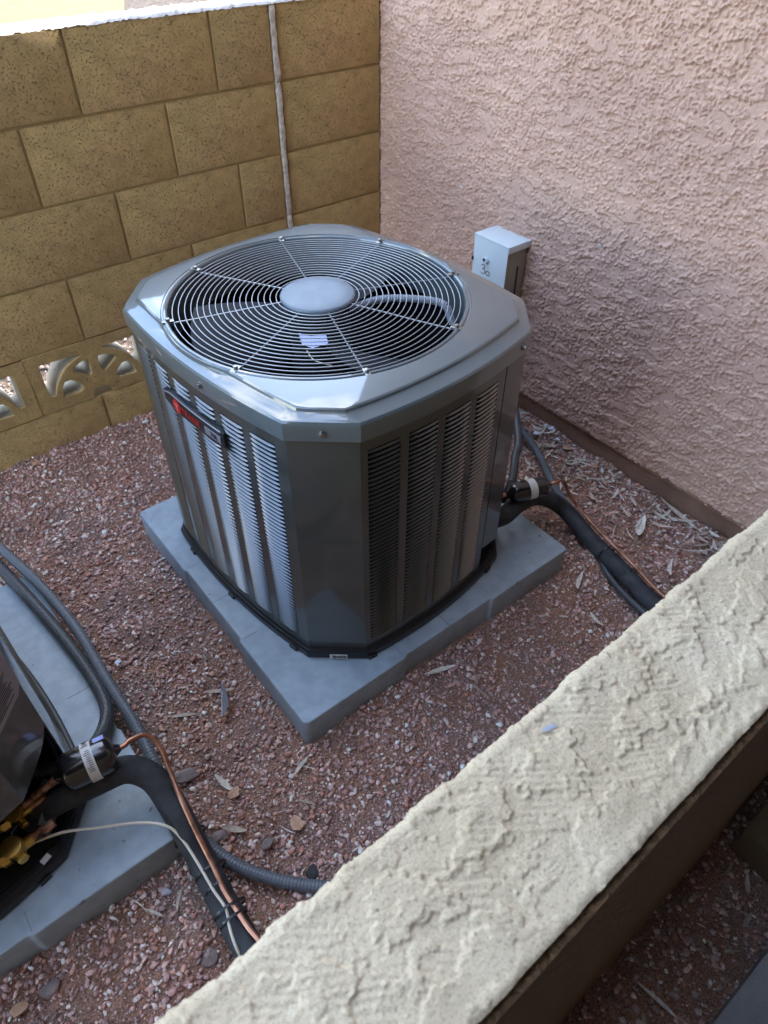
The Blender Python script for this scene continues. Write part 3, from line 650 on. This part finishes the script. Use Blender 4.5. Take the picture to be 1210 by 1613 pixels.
    for k in range(3):
        g = MB(); rows_ = []
        for q in range(9):
            rr = .06 + (.275 - .06) * q / 8; row = []
            for s_1 in range(9):
                th_ = (-.5 + s_1 / 8) * (1.15 - .15 * q / 8) + .35 * q / 8; row.append((rr * math.cos(th_), rr * math.sin(th_), -(-.5 + s_1 / 8) * .085 + .012 * math.sin(math.pi * s_1 / 8)))
            rows_.append(row)
        g.loops(rows_, False); b_ = g.build('fan_blade', M_BLADE, fan, smooth=True); b_.rotation_euler = (0, 0, k * 2.0944)
    # motor lead in corrugated sleeve
    pth = smooth_path([(.06, .0, .655), (.13, .015, .668), (.20, .012, .668), (.27, -.01, .662), (.292, -.02, .62)], .0022)
    pth = [Matrix.Rotation(R(-31 - UR), 3, 'Z') @ p + FC.to_3d() for p in pth]
    g = MB(); g.tube(pth, .0085, 12, lambda i: .0088 if i % 2 else .0072); g.build('motor_lead', mat('lead_sleeve', (.34, .37, .42), .35) if first else D.materials['lead_sleeve'], t, smooth=True, ang=20)
    # service valves and copper stubs in the recess
    def cpt(u_, o_, z): a, b = Vector(CORN[0]), Vector(CORN[1]); d = (b - a).normalized(); n_ = Vector((d.y, -d.x)); p = a + d * u_ + n_ * o_; return Vector((p.x, p.y, z))
    inv = (Matrix.Translation(loc) @ Matrix.Rotation(rz, 4, 'Z')).inverted()
    if first: spots = (('liquid_valve', cpt(.098, -.03, .145), 1.0), ('suction_valve', cpt(.045, -.03, .085), 1.2))
    else: spots = (('liquid_valve', inv @ at(24, 1282, .20), 1.0), ('suction_valve', inv @ at(22, 1335, .18), 1.3))
    n3 = Vector((.995, -.02, .05)); s3 = Vector((.15, -.98, 0))
    for nm, c0, s1 in spots:
        vt = link(nm, None, t)
        g = MB(); g.cyl(c0 - n3 * .07 - Vector((0, 0, .012)), c0 - n3 * .012 - Vector((0, 0, .012)), .0075 * s1, 14); g.cyl(c0 - n3 * .028 - Vector((0, 0, .012)), c0 - n3 * .014 - Vector((0, 0, .012)), .0125 * s1, 6)
        g.cyl(c0 - Vector((0, 0, .026)), c0, .0105 * s1, 14); g.cyl(c0 - n3 * .0 - Vector((0, 0, .012)), c0 + n3 * .024 * s1 - Vector((0, 0, .012)), .0085 * s1, 14); g.build('valve_body', M_BRASS, vt, smooth=True)
        g = MB(); g.cyl(c0 + n3 * .02 * s1 - Vector((0, 0, .012)), c0 + n3 * .055 * s1 - Vector((0, 0, .010)), .0068 * s1, 12); g.build('copper_stub', M_SOLDER, vt, smooth=True)
        g = MB(); g.cyl(c0 + Vector((0, 0, -.002)), c0 + Vector((-.003, -.004, .012 * s1)), .0145 * s1, 16); g.build('valve_cap', M_BRASS, vt, bevel=.002)
        g = MB(); g.cyl(c0 + Vector((0, 0, -.01)), c0 + s3 * .016 + Vector((0, 0, -.01)), .005 * s1, 10); g.cyl(c0 + s3 * .016 + Vector((0, 0, -.01)), c0 + s3 * .028 + Vector((0, 0, -.01)), .0078 * s1, 6); g.build('service_port', M_BRASS, vt, bevel=.0008)
    g = MB(); g.box(cpt(.07, -.03, .07), (.05, .002, .03), Matrix.Rotation(math.atan2(ch, ch), 3, 'Z')); g.build('valve_bracket', M_CONDUIT, t, bevel=.001)
    return t
u1 = make_unit(UC, R(UR), 'whole dark grey condenser unit with round fan guard in the middle of the yard', True)
u2 = make_unit(Vector((-2.087, -1.005, PAD_Z)), R(UR), 'condenser unit cut off by the left edge, showing its service corner and brass valves', False)

# badge on the left side of the main unit: it hangs across the louvers
def on_side(i, j, t, z, out): p, tg, n = side_pt(i, j, t, .008 - out); return Vector((p.x, p.y, z)), math.atan2(tg.y, tg.x)
Lp = (Vector(CORN[6]) - Vector(CORN[5])).length
bt0, bt1, bz = .285, .69, .553
g = MB(); ls = []; nb = 20
for k in range(nb + 1):
    f = k / nb; t_ = bt0 + (bt1 - bt0) * f; hgt = .021 * min(1, .55 + 3.2 * f) * (1 if f < .97 else .8)
    p, a_ = on_side(5, 6, t_, bz, .010); q, _ = on_side(5, 6, t_, bz, .001)
    ls.append([(p.x, p.y, bz - hgt), (p.x, p.y, bz + hgt), (q.x, q.y, bz + hgt + .001), (q.x, q.y, bz - hgt - .001)])
g.loops(ls, True, True, True); badge = g.build('badge', M_BADGE, u1, bevel=.0012)
pe = []
for k in range(nb + 1):
    f = k / nb; t_ = bt0 + .01 + (bt1 - bt0 - .02) * f; p, _ = on_side(5, 6, t_, bz + .0195 * min(1, .55 + 3.2 * f), .0112); pe.append(p)
g = MB(); g.tube(pe, .0013, 6); g.build('badge_trim', M_SILVER, badge, smooth=True)
def stick(me, name, m, t_, z, out, parent, i=5, j=6, sx=1.0):
    me.materials.clear(); me.materials.append(m); p, a_ = on_side(i, j, t_, z, out)
    o = link(name, me, parent, p, (R(90), 0, a_)); o.scale = (sx, 1, 1); return o
g = MB(); g.add([(.015 * math.cos(k * math.pi / 16), .0165 * math.sin(k * math.pi / 16), zq) for zq in (0, .0012) for k in range(32)], [tuple(range(32))[::-1], tuple(range(32, 64))] + [(k, (k + 1) % 32, 32 + (k + 1) % 32, 32 + k) for k in range(32)])
o = g.build('logo_disc', M_RED, badge); p, a_ = on_side(5, 6, bt0 + .105, bz - .002, .0108); o.location = p; o.rotation_euler = (R(90), 0, a_)
# two pale strokes crossing the disc
g = MB(); g.box((0, .004, .0018), (.0075, .0011, .0004)); g.box((0, -.002, .0018), (.0012, .0075, .0004)); g.box((.0035, -.003, .0018), (.001, .005, .0004)); o = g.build('logo_mark', mat('logo_pale', (.75, .2, .2), .4), badge); o.location = p; o.rotation_euler = (R(90), 0, a_)
bpy.context.view_layer.update()
tm = text_mesh('TRANE', .0215); stick(tm, 'lettering', M_RED, bt0 + .198, bz - .003, .0112, badge, sx=1.05)
g = MB(); g.box((0, 0, 0), (.026, .0085, .0008)); o = g.build('model_plate', M_SILVER, badge); p, a_ = on_side(5, 6, bt1 - .062, bz - .002, .0114); o.location = p; o.rotation_euler = (R(90), 0, a_)
tm = text_mesh('XR', .017); stick(tm, 'model_lettering', M_INK, bt1 - .055, bz - .002, .0126, badge)
# barcode sticker low on the front corner
a, b = Vector(CORN[6]), Vector(CORN[7]); d = (b - a).normalized(); nn = Vector((d.y, -d.x)); p = a.lerp(b, .52) + nn * .0052
g = MB(); g.box((0, 0, 0), (.0205, .0006, .0075)); st_ = g.build('barcode_label', M_LABEL, u1, loc=(p.x, p.y, .013), rot=(0, 0, math.atan2(d.y, d.x)))
g = MB(); x = -.014
while x < .017: ww = random.choice((.0003, .0005, .0008)); g.box((x, -.0009, 0), (ww, .0003, .0048)); x += ww * 2 + random.choice((.0006, .001))
g.build('barcode', M_INK, st_)
# paper tag lying inside on the lead
g = MB(); g.add([(-.024, .032, 0), (-.02, -.002, 0), (.0, -.018, .004), (.032, -.014, .010), (.030, .010, .012), (.0, .014, .006)], [(0, 1, 2, 5), (5, 2, 3, 4)]); o = g.build('paper_tag', mat('tag_paper', (.45, .5, .78), .6), u1, loc=(-.10, -.075, .655), rot=(.25, 0, -.6))
g = MB(); g.tube(smooth_path([(-.125, -.09, .655), (-.13, -.12, .648), (-.11, -.15, .64)], .004), .0012, 6); g.build('tag_string', M_CABLE, u1, smooth=True)
# data label on the second unit's service panel
a, b = Vector(CORN[0]), Vector(CORN[1]); d = (b - a).normalized(); nn = Vector((d.y, -d.x)); p = a.lerp(b, .62) - nn * .0035
g = MB(); pts = [(-.045, -.09), (.030, -.09), (.045, -.075), (.045, .09), (-.045, .09)]
g.add([(x, 0, z) for x, z in pts], [tuple(range(5))]); lb = g.build('data_label', M_LABELG, u2, loc=(p.x, p.y, .47), rot=(0, 0, math.atan2(d.y, d.x)))
g = MB()
for k in range(34):
    z = .082 - k * .0048; wl = random.uniform(.018, .036); g.box((-.04 + wl + (.002 if k % 5 else .006), -.0004, z), (wl, .0002, .0007))
g.build('printed_lines', M_INK, lb)

# ------------------------------------------------------------------ disconnect box on the house wall
def wallpt(x, y, X_): dd = fw + rt * ((x - 605) / FPX) - up * ((y - 806.5) / FPX); return CAM + dd * ((X_ - CAM.x) / dd.x)
fx = -.095                                                # front face distance from the wall
p_tl, p_tr = wallpt(750, 365, fx), wallpt(802, 395, fx)
yc = (p_tl.y + p_tr.y) / 2; wy = abs(p_tl.y - p_tr.y); zt = p_tl.z * .5 + p_tr.z * .5
bx = empty('disconnect_box', (0, yc, zt - .27), 0, 'pale grey metal disconnect box marked 30 on the pink stucco wall', 'electrical box')
g = MB(); g.box((fx / 2 - .004, 0, .134), (-fx / 2 - .004, wy / 2 - .004, .13)); g.build('case', M_BOXD, bx, bevel=.002)
g = MB(); g.box((fx - .0015, 0, .135), (.0015, wy / 2, .135)); g.build('front_cover', M_BOX, bx, bevel=.0012)
g = MB(); g.box((fx / 2, 0, .2695 + .002), (-fx / 2 + .004, wy / 2 + .002, .0018)); g.box((fx / 2 - .002, wy / 2 + .0014, .262), (-fx / 2, .0008, .009)); g.box((fx / 2 - .002, -wy / 2 - .0014, .262), (-fx / 2, .0008, .009)); g.build('rain_hood', M_BOX, bx, bevel=.0012)
g = MB(); g.box((fx * .45, -wy / 2 + .0025, .1), (.0016, .002, .1)); g.build('side_seam', M_INK, bx)
g = MB(); g.cyl((fx - .003, .012, .208), (fx - .012, .012, .208), .0105, 18); g.build('hasp_boss', M_BOX, bx, bevel=.0015)
g = MB(); g.cyl((fx - .0118, .015, .209), (fx - .0135, .015, .209), .0045, 12); g.build('hasp_hole', M_INK, bx)
g = MB(); g.box((fx - .005, wy / 2 - .001, .196), (.004, .0018, .0055)); g.build('tab', M_INK, bx)
# hand-written 30
g = MB()
three = [(-.009, .010), (-.004, .0135), (.001, .011), (.0, .006), (-.005, .003), (.001, .0015), (.003, -.004), (-.001, -.0095), (-.008, -.008)]
zero = [(.011 + .0055 * math.cos(t * .63), -.004 + .0052 * math.sin(t * .63)) for t in range(10)]
for pl in (three, zero + zero[:1]): g.tube(smooth_path([(fx - .0034, -(q[0] - .004) * 1.5 + .012, .172 + q[1] * 1.25) for q in pl], .0012), .0012, 5)
g.build('handwriting', M_INK, bx)
# whip conduit from the box down behind the unit
def run(name, pts, r, m, label, cat, corr=None, seg=12, group=None, step=.006, parent=None):
    pth = smooth_path(pts, step if not corr else corr); g = MB()
    g.tube(pth, r, seg, (lambda i: r * 1.02 if i % 2 else r * .955) if corr else None)
    o = g.build(name, m, parent, smooth=True, ang=(15 if corr else 50))
    if parent is None: tag(o, label, cat, group)
    return o
run('conduit', [(fx / 2, yc - .01, zt - .27), (-.07, yc - .03, .25), (-.12, yc - .08, .12), at(832, 690, .04), at(852, 722, .02), at(872, 765, .012), at(893, 795, .012), at(930, 850, .012), at(985, 905, .015), at(1030, 955, .02), (-.42, -1.95, .02)], .012, M_CONDUIT,
    'grey conduit running straight down behind the main unit towards the black filter drier', 'conduit', corr=.0035)
run('conduit', [(fx / 2 + .01, yc + .03, zt - .27), (-.09, yc - .1, .26), at(816, 680, .24), at(812, 720, .23), at(806, 760, .21), at(790, 790, .16)], .012, M_CONDUITD,
    'dark shiny flexible whip hanging close to the right side of the main unit', 'conduit', corr=.004)

# ------------------------------------------------------------------ refrigerant lines of the main unit
def tie(parent, p, ax, r, rot=None):
    p = Vector(p); ax = Vector(ax).normalized(); e1 = ax.orthogonal().normalized(); e2 = ax.cross(e1); ls = []
    for k in range(25):
        a = k * 2 * math.pi / 24; dr = e1 * math.cos(a) + e2 * math.sin(a); ls.append([p + dr * (r + .0014) - ax * .002, p + dr * (r + .0014) + ax * .002, p + dr * (r - .0006) + ax * .002, p + dr * (r - .0006) - ax * .002])
    g = MB(); g.loops(ls, True); o = g.build('cable_tie', M_TIE, parent); return o
def drier(a, b, r, label, lab_t=.45, tilt=0.0):
    a = Vector(a); b = Vector(b); ax = (b - a).normalized(); Ln = (b - a).length
    t = empty('filter_drier', a, 0, label, 'filter drier', 'black filter driers on the liquid lines')
    def prof_(pts, name, m, par):
        g = MB(); e1 = Vector((0, 0, 1)) - ax * ax.z; e1.normalize(); e2 = ax.cross(e1)
        g.loops([[ax * s_ + (e1 * math.cos(q * math.pi / 16) + e2 * math.sin(q * math.pi / 16)) * rr for q in range(32)] for s_, rr in pts], True, True, True); return g.build(name, m, par, smooth=True, ang=40)
    prof_([(-.012, .006), (-.002, .012), (.0, r * .62), (.006, r * .9), (.014, r), (Ln * .18, r), (Ln * .2, r * 1.02), (Ln * .8, r * 1.02), (Ln * .82, r), (Ln - .014, r), (Ln - .006, r * .9), (Ln, r * .62), (Ln + .002, .012), (Ln + .012, .006)], 'shell', M_DRIER, t)
    lb = prof_([(Ln * lab_t, r * 1.025), (Ln * lab_t, r * 1.045), (Ln * (lab_t + .19), r * 1.045), (Ln * (lab_t + .19), r * 1.025)], 'label_band', M_LABEL, t)
    return t, ax, Ln, lb
# main unit
a1_, b1_ = at(803, 778, .215), at(862, 764, .215)
dr1, ax1, Ln1, lb = drier(a1_, b1_, .0265, 'black filter drier with white band at the right of the main unit')
g = MB(); g.tube(smooth_path([Vector((-.60, -1.245, .20)), (a1_ - ax1 * .03) + Vector((0, 0, -.004)), a1_ - ax1 * .008], .006), .0062, 10); g.build('inlet_stub', M_SOLDER, dr1, smooth=True).matrix_parent_inverse = Matrix.Translation(-Vector(a1_))
run('copper_pipe', [b1_ + ax1 * .006, b1_ + ax1 * .03 + Vector((0, 0, .003)), at(888, 758, .17), at(897, 778, .13), at(912, 800, .090), at(945, 838, .068), at(1000, 893, .060), at(1044, 938, .060), (-.385, -1.84, .06), (-.39, -1.95, .06)], .0048, M_COPPER,
    'thin copper pipe from the right drier running over the black insulated pipe to the wall', 'pipe')
ins1 = run('insulated_pipe', [(-.615, -1.26, .17), at(795, 812, .17), at(815, 795, .165), at(840, 783, .13), at(868, 788, .09), at(895, 808, .05), at(930, 850, .034), at(985, 905, .03), at(1035, 955, .03), (-.42, -1.95, .03)], .0245, M_FOAM,
    'thick black foam insulated pipe from the main unit to the cream wall on the right', 'pipe', seg=20)
tie(ins1, at(955, 872, .036), at(985, 905, .03) - at(930, 850, .03), .0275)
for (x, y) in ((965, 884), (990, 907)): tie(ins1, at(x, y, .030), at(985, 905, .03) - at(930, 850, .03), .0243)

run('conduit', [at(905, 830, .012), at(935, 868, .014), at(965, 915, .014), at(1000, 952, .014), at(1040, 985, .014)], .0085, M_CONDUITD, 'thin dark conduit tucked against the lower side of the right insulated pipe', 'conduit')
# second unit
a2_, b2_ = at(96, 1222, .225), at(180, 1182, .225)
dr2, ax2, Ln2, lb2 = drier(a2_, b2_, .036, 'black filter drier with white printed label at the lower left', .47)
g = MB(); v_ = at(22, 1277, .2); g.tube(smooth_path([v_ + Vector((-.02, 0, -.01)), at(60, 1250, .21), a2_ - ax2 * .006], .005), .008, 10, lambda i: .008 + .0012 * math.sin(i * 1.7)); g.build('inlet_stub', M_SOLDER, dr2, smooth=True).matrix_parent_inverse = Matrix.Translation(-Vector(a2_))
# print on the white band and the sticker beside it
g = MB(); e1 = Vector((0, 0, 1)) - ax2 * ax2.z; e1.normalize(); e2 = ax2.cross(e1)
for k in range(22):
    q_ = -1.15 + k * .105
    if k in (9, 10): continue
    dr_ = e1 * math.cos(q_) + e2 * math.sin(q_); tg_ = e2 * math.cos(q_) - e1 * math.sin(q_); c0 = ax2 * (Ln2 * (.565 + random.uniform(-.01, .02))) + dr_ * .0379; wl = random.uniform(.003, .0065)
    Mx = Matrix((ax2, tg_, dr_)).transposed(); g.box(c0, (wl, .0005, .0003), Mx)
g.build('printed_lines', M_INK, dr2)
g = MB(); rows_ = [[ax2 * (Ln2 * (.72 + .2 * u_)) + (e1 * math.cos(q_) + e2 * math.sin(q_)) * .0371 for u_ in (0, 1)] for q_ in [-.75 + .09 * k for k in range(6)]]; g.loops(rows_, False); g.build('sticker', mat('sticker', (.35, .42, .8), .4), dr2)
run('copper_pipe', [b2_ + ax2 * .004, b2_ + ax2 * .02, at(205, 1166, .225), at(232, 1158, .215), at(255, 1180, .19), at(268, 1215, .16), at(285, 1258, .145), at(308, 1308, .118), at(334, 1360, .092), at(352, 1400, .082), at(372, 1432, .080), at(392, 1462, .077), at(410, 1484, .076), at(440, 1530, .076), at(470, 1590, .076)], .005, M_COPPER,
    'copper pipe bending out of the left drier and running down to the cream wall', 'pipe')
ins2 = run('insulated_pipe', [at(40, 1290, .15), at(95, 1258, .17), at(150, 1232, .175), at(200, 1212, .17), at(240, 1225, .15), at(268, 1262, .12), at(292, 1305, .095), at(318, 1355, .055), at(348, 1415, .045), at(378, 1470, .045), at(400, 1510, .045), at(450, 1600, .045)], .0265, M_FOAM,
    'thick black foam insulated pipe curving off the second unit at lower left', 'pipe', seg=20)
run('cable', [at(14, 1340, .16), at(45, 1330, .16), at(100, 1311, .15), at(160, 1303, .14), at(220, 1296, .13), at(262, 1301, .125), at(287, 1322, .105), at(312, 1360, .09), at(335, 1400, .083), at(356, 1432, .080), at(362, 1462, .078), at(372, 1492, .072), at(385, 1520, .05), at(400, 1560, .04)], .0028, M_CABLE,
    'cream control cable looping from the brass valves along the black pipe', 'cable', seg=8)
for (x, y, rr) in ((300, 1318, .031), (332, 1372, .031), (362, 1432, .031), (368, 1448, .0268), (345, 1396, .0268)):
    tie(ins2, at(x, y, .06), at(348, 1415, .045) - at(318, 1355, .055), rr)
run('conduit', [at(-60, 800, .11), at(0, 862, .11), at(60, 918, .105), at(120, 990, .10), at(168, 1070, .10), at(212, 1140, .10), at(240, 1195, .09), at(272, 1262, .06), at(320, 1322, .03), at(372, 1362, .018), at(440, 1387, .015), at(510, 1397, .015), at(560, 1395, .015)], .0125, M_CONDUIT,
    'long grey conduit snaking from the left edge past the second pad to the cream wall', 'conduit', corr=.0035, seg=14)
run('conduit', [at(-60, 830, .10), at(0, 893, .10), at(60, 958, .10), at(112, 1020, .10), at(150, 1075, .10), at(168, 1115, .105), at(163, 1150, .12), at(143, 1180, .15), at(105, 1205, .17), at(60, 1215, .18), at(35, 1200, .2)], .0145, M_CONDUITD,
    'dark flexible whip curling back into the second unit at the left', 'conduit', corr=.004, seg=14)
# little white tag in the second unit's base
g = MB(); g.box((0, 0, 0), (.009, .006, .0004)); o = g.build('paper_tag', M_LABEL, None, loc=at(72, 1353, .118), rot=(0, 0, .4)); tag(o, 'tiny white square tag lying in the base of the second unit', 'tag')

# ------------------------------------------------------------------ litter
def leaf_mesh(Ln, wd, curl, twist=0.0):
    n = 7; rows_ = []
    for k in range(n + 1):
        f = k / n; w_ = wd * math.sin(math.pi * min(.98, f * .93 + .05)) ** .8 * .5; z = curl * Ln * (f - .5) ** 2 * 2; c = curl * Ln * .15; a_ = twist * (f - .5)
        cx = .08 * Ln * math.sin(f * 2.5)
        rows_.append([(Ln * (f - .5), cx + s_ * w_ * math.cos(a_), z + abs(s_) * c * .5 + s_ * w_ * math.sin(a_)) for s_ in (-1, 0, 1)])
    g = MB(); g.loops(rows_, False); return g
LM = []
for (Ln, wd, cu_, tw) in ((.06, .009, .25, .6), (.045, .012, .3, -.5), (.075, .007, .15, .9), (.035, .006, .2, .3), (.055, .015, .35, -.9), (.09, .004, .1, .3)):
    g = leaf_mesh(Ln, wd, cu_, tw); o = g.build('tmp', M_LEAF, smooth=True, ang=70); LM.append(o.data); D.objects.remove(o)
def put_leaf(x, y, rz, k, sc, label, z=.010, name='dry_leaf', group='dry leaves lying on the gravel', tilt=None, m=None):
    me = LM[k]
    if m: me = me.copy(); me.materials.clear(); me.materials.append(m)
    tl = tilt or (random.uniform(-.3, .3), random.uniform(-.15, .15)); o = link(name, me, None, (x, y, z + float(gheight(x, y))), (tl[0], tl[1], rz)); o.scale = (sc,) * 3
    return tag(o, label, 'leaf', group)
def scr(x, y, x2, y2):                                  # direction on the ground between two photo points
    a, b = at(x, y, .01), at(x2, y2, .01); return (a + b) / 2, math.atan2((b - a).y, (b - a).x), (b - a).length
for (x, y, x2, y2, k, lab, m) in (
    (668, 1066, 718, 1053, 0, 'long tan leaf alone on gravel before the front of the main pad', None),
    (745, 1075, 766, 1097, 3, 'small narrow leaf on fine gravel right of the long tan leaf', None),
    (908, 935, 921, 902, 0, 'upright looking leaf on red soil right of the pad corner', None),
    (929, 965, 948, 988, 1, 'wide grey leaf near the cream wall below the insulated pipe', None),
    (322, 1092, 370, 1087, 0, 'pale leaf crossing under the grey feather', None),
    (338, 1220, 362, 1247, 1, 'curled cream leaf beside the reddish leaf in the middle gravel', None),
    (268, 1132, 310, 1126, 0, 'thin tan leaf left of the feather', None),
    (464, 1223, 488, 1195, 3, 'pale sliver just below the front corner of the main pad', None),
    (455, 1205, 500, 1218, 5, 'thin twisted leaf crossing the pale sliver below the pad corner', None),
    (465, 1262, 497, 1272, 0, 'long pale leaf above the orange tan leaf near the cream wall', None),
    (350, 1305, 388, 1312, 4, 'broad grey white leaf beside the big grey conduit', None),
    (278, 1437, 288, 1400, 0, 'brown leaf on bare soil left of the black pipe', None),
    (202, 1413, 232, 1440, 5, 'thin bent stalk beneath the second pad edge', None),
    (228, 1432, 255, 1446, 3, 'small whitish leaf at the end of the thin stalk', None),
    (280, 1382, 318, 1392, 5, 'brown stem by the pad corner left of the black pipe', None),
    (960, 700, 1000, 742, 2, 'long leaf leaning near the foot of the stucco wall', None),
    (1040, 780, 1095, 838, 2, 'longest pale leaf lying along the foot of the stucco wall', None),
    (1005, 850, 1018, 820, 1, 'crumpled pale leaf halfway between pipe and stucco wall', None),
    (1053, 915, 1060, 885, 0, 'grey leaf close to the cream wall right of the pipe', None),
    (1000, 1545, 1065, 1613, 2, 'long leaf on the dark gravel outside the cream wall', None)):
    c, a, ln = scr(x, y, x2, y2); base = (.06, .045, .075, .035, .055, .09)[k]; put_leaf(c.x, c.y, a, k, ln / base, lab, m=m)
for (x, y, lab, sz) in ((368, 1250, 'squarish reddish tan leaf in the middle gravel', .02), (468, 1298, 'orange tan leaf near the edge of the cream wall', .022), (58, 730, 'orange brown leaf at the foot of the block wall', .022), (935, 735, 'tan curled leaf by the stucco wall among pale litter', .02), (893, 705, 'yellowish leaf scrap by the stucco wall near the white paper', .022)):
    g = MB(); n = 9; c = at(x, y, .012); ring = [(sz * math.cos(k * 6.283 / n) * random.uniform(.55, .9), sz * .7 * math.sin(k * 6.283 / n) * random.uniform(.6, 1), random.uniform(0, .005)) for k in range(n)]
    g.add([(0, 0, .004)] + ring, [(0, 1 + k, 1 + (k + 1) % n) for k in range(n)]); o = g.build('dry_leaf', M_TAN, loc=c, rot=(0, 0, random.uniform(0, 3))); tag(o, lab, 'leaf', 'dry leaves lying on the gravel')
# drift of narrow leaves against the house wall
for k in range(230):
    y = random.uniform(-1.8, -.75); x = -abs(random.gauss(0, .10)) - .03
    if x < -.36: continue
    put_leaf(x, y, random.uniform(0, 6.28), random.choice((0, 1, 2, 3, 3, 5)), random.uniform(.5, 1.1), 'narrow dry leaf in the pale drift along the foot of the stucco wall', z=random.uniform(.008, .018), group='narrow leaves drifted against the stucco wall')
for k in range(26):
    x = random.uniform(-1.6, -.2); y = random.uniform(-1.85, -1.42)
    put_leaf(x, y, random.uniform(0, 6.28), random.choice((3, 3, 5)), random.uniform(.35, .6), 'tiny dry leaf fragment scattered on the open gravel in front of the pads', z=.009, group='leaf fragments on the open gravel')
for k in range(12):
    x = random.uniform(-1.0, -.5); y = random.uniform(-2.25, -2.1)
    put_leaf(x, y, random.uniform(0, 6.28), random.choice((3, 1)), random.uniform(.5, .9), 'dim dry leaf on the shaded gravel outside the cream wall', z=.009, group='leaves outside the cream wall')
# feather
c, a, ln = scr(352, 1080, 350, 1140); ft = empty('feather', c + Vector((0, 0, .012)), a, 'dark grey feather lying on the gravel left of the main pad', 'feather')
g = leaf_mesh(ln * .85, .016, .12, .3); g.build('vane', M_FEATHER, ft, smooth=True); g = MB(); g.tube([(-ln * .55, 0, .002), (0, 0, .002), (ln * .4, .002, .002)], .0008, 5); g.build('quill', M_LABEL, ft)
# paper scraps by the wall
for (x, y, s_, lab) in ((845, 684, .020, 'largest white paper scrap on the gravel behind the main unit'), (866, 677, .013, 'white paper scrap just right of the largest one'), (878, 694, .012, 'crumpled white scrap below the two bigger paper scraps'), (948, 742, .012, 'small white scrap among the pale leaves by the stucco wall'), (884, 712, .008, 'tiny white scrap nearest the grey conduit'), (186, 1046, .011, 'small white bit on the gravel left of the main pad')):
    g = MB(); n = 7; ring = [(s_ * math.cos(k * 6.283 / n) * random.uniform(.35, 1.2), s_ * math.sin(k * 6.283 / n) * random.uniform(.3, 1), random.uniform(0, .012)) for k in range(n)]
    g.add([(0, 0, .006)] + ring, [(0, 1 + k, 1 + (k + 1) % n) for k in range(n)]); o = g.build('paper_scrap', M_PAPER, loc=at(x, y, .015), rot=(.1, .1, random.uniform(0, 3))); tag(o, lab, 'paper scrap', 'white paper scraps')
# larger rocks
def rock(x, y, s_, lab, m=M_ROCK, z=.006, el=(1.2, .8, .5)):
    bm = bmesh.new(); bmesh.ops.create_icosphere(bm, subdivisions=3, radius=1)
    ax_ = [Vector((random.gauss(0, 1), random.gauss(0, 1), random.gauss(0, 1))).normalized() for _ in range(9)]
    for v in bm.verts:
        for q in ax_:
            dd = v.co.dot(q) - .72
            if dd > 0: v.co -= q * dd * .9
        v.co = Vector((v.co.x * el[0], v.co.y * el[1], v.co.z * el[2])) * s_
    me = D.meshes.new('rock'); bm.to_mesh(me); bm.free(); me.materials.append(m); me.shade_smooth(); me.set_sharp_from_angle(angle=R(22)); o = link('rock', me, None, at(x, y, z), (0, 0, random.uniform(0, 3))); tag(o, lab, 'rock', 'loose rocks in the gravel'); return o
rock(292, 1222, .022, 'flat brown chunk of stone beside the copper pipe', el=(1.4, .9, .35)); rock(80, 1556, .017, 'grey stone sunk in the gravel at the bottom left', z=0); rock(328, 1508, .016, 'dark stone by the cream wall at the bottom', el=(1.2, 1, .5), z=0)
rock(422, 1328, .014, 'grey stone near the conduit before the cream wall'); rock(30, 1590, .014, 'reddish stone at the bottom left corner', M_TAN); rock(165, 838, .010, 'single pale pebble on the gravel left of the main pad', M_LABEL); rock(229, 664, .011, 'white pebble at the foot of the block wall beside the unit', M_LABEL)
rock(346, 1318, .016, 'pebble under the conduit'); rock(262, 1404, .011, 'light quartz pebble on the soil left of the black pipe', M_LABELG); rock(492, 1376, .016, 'dark lump where the conduit meets the cream wall', M_FOAM)

# ------------------------------------------------------------------ trees past the wall (seen mirrored in the cap)
def tree(x, y, h_, seed, label):
    g_ = np.random.default_rng(seed); t = empty('tree', (x, y, -.05), 0, label, 'tree', 'trees beyond the block wall')
    g = MB(); g.tube([(0, 0, 0), (.05, 0, h_ * .3), (-.05, .05, h_ * .55), (.1, 0, h_ * .8)], .1, 8, lambda i: .11 - .025 * i); tk = g.build('trunk', M_BARK, t, smooth=True)
    n = 7000; cl = g_.normal(0, 1, (26, 3)); cl /= np.linalg.norm(cl, axis=1)[:, None]; cl *= g_.uniform(.3, 1, (26, 1)) ** .5 * np.array([h_ * .36, h_ * .36, h_ * .26]); cl[:, 2] += h_ * .72
    c_ = cl[g_.integers(0, 26, n)] + g_.normal(0, .16, (n, 3)) * h_ * .35; a_ = g_.normal(0, 1, (n, 3)); a_ /= np.linalg.norm(a_, axis=1)[:, None]; b_ = np.cross(a_, g_.normal(0, 1, (n, 3))); b_ /= np.linalg.norm(b_, axis=1)[:, None]
    P = np.stack([c_ + a_ * .17, c_ + b_ * .07, c_ - a_ * .17, c_ - b_ * .07], 1); me = D.meshes.new('crown'); me.from_pydata(P.reshape(-1, 3).tolist(), [], [(4 * k, 4 * k + 1, 4 * k + 2, 4 * k + 3) for k in range(n)]); me.materials.append(M_TREE); link('crown', me, t)
tree(6.5, 15.5, 8.5, 1, 'tallest green tree standing in the sun, farthest right beyond the wall'); tree(-1.2, 16.0, 7.5, 2, 'green tree standing in the sun, middle one beyond the wall'); tree(-9.5, 8.0, 7.0, 3, 'green tree standing in the sun, farthest left beyond the wall')
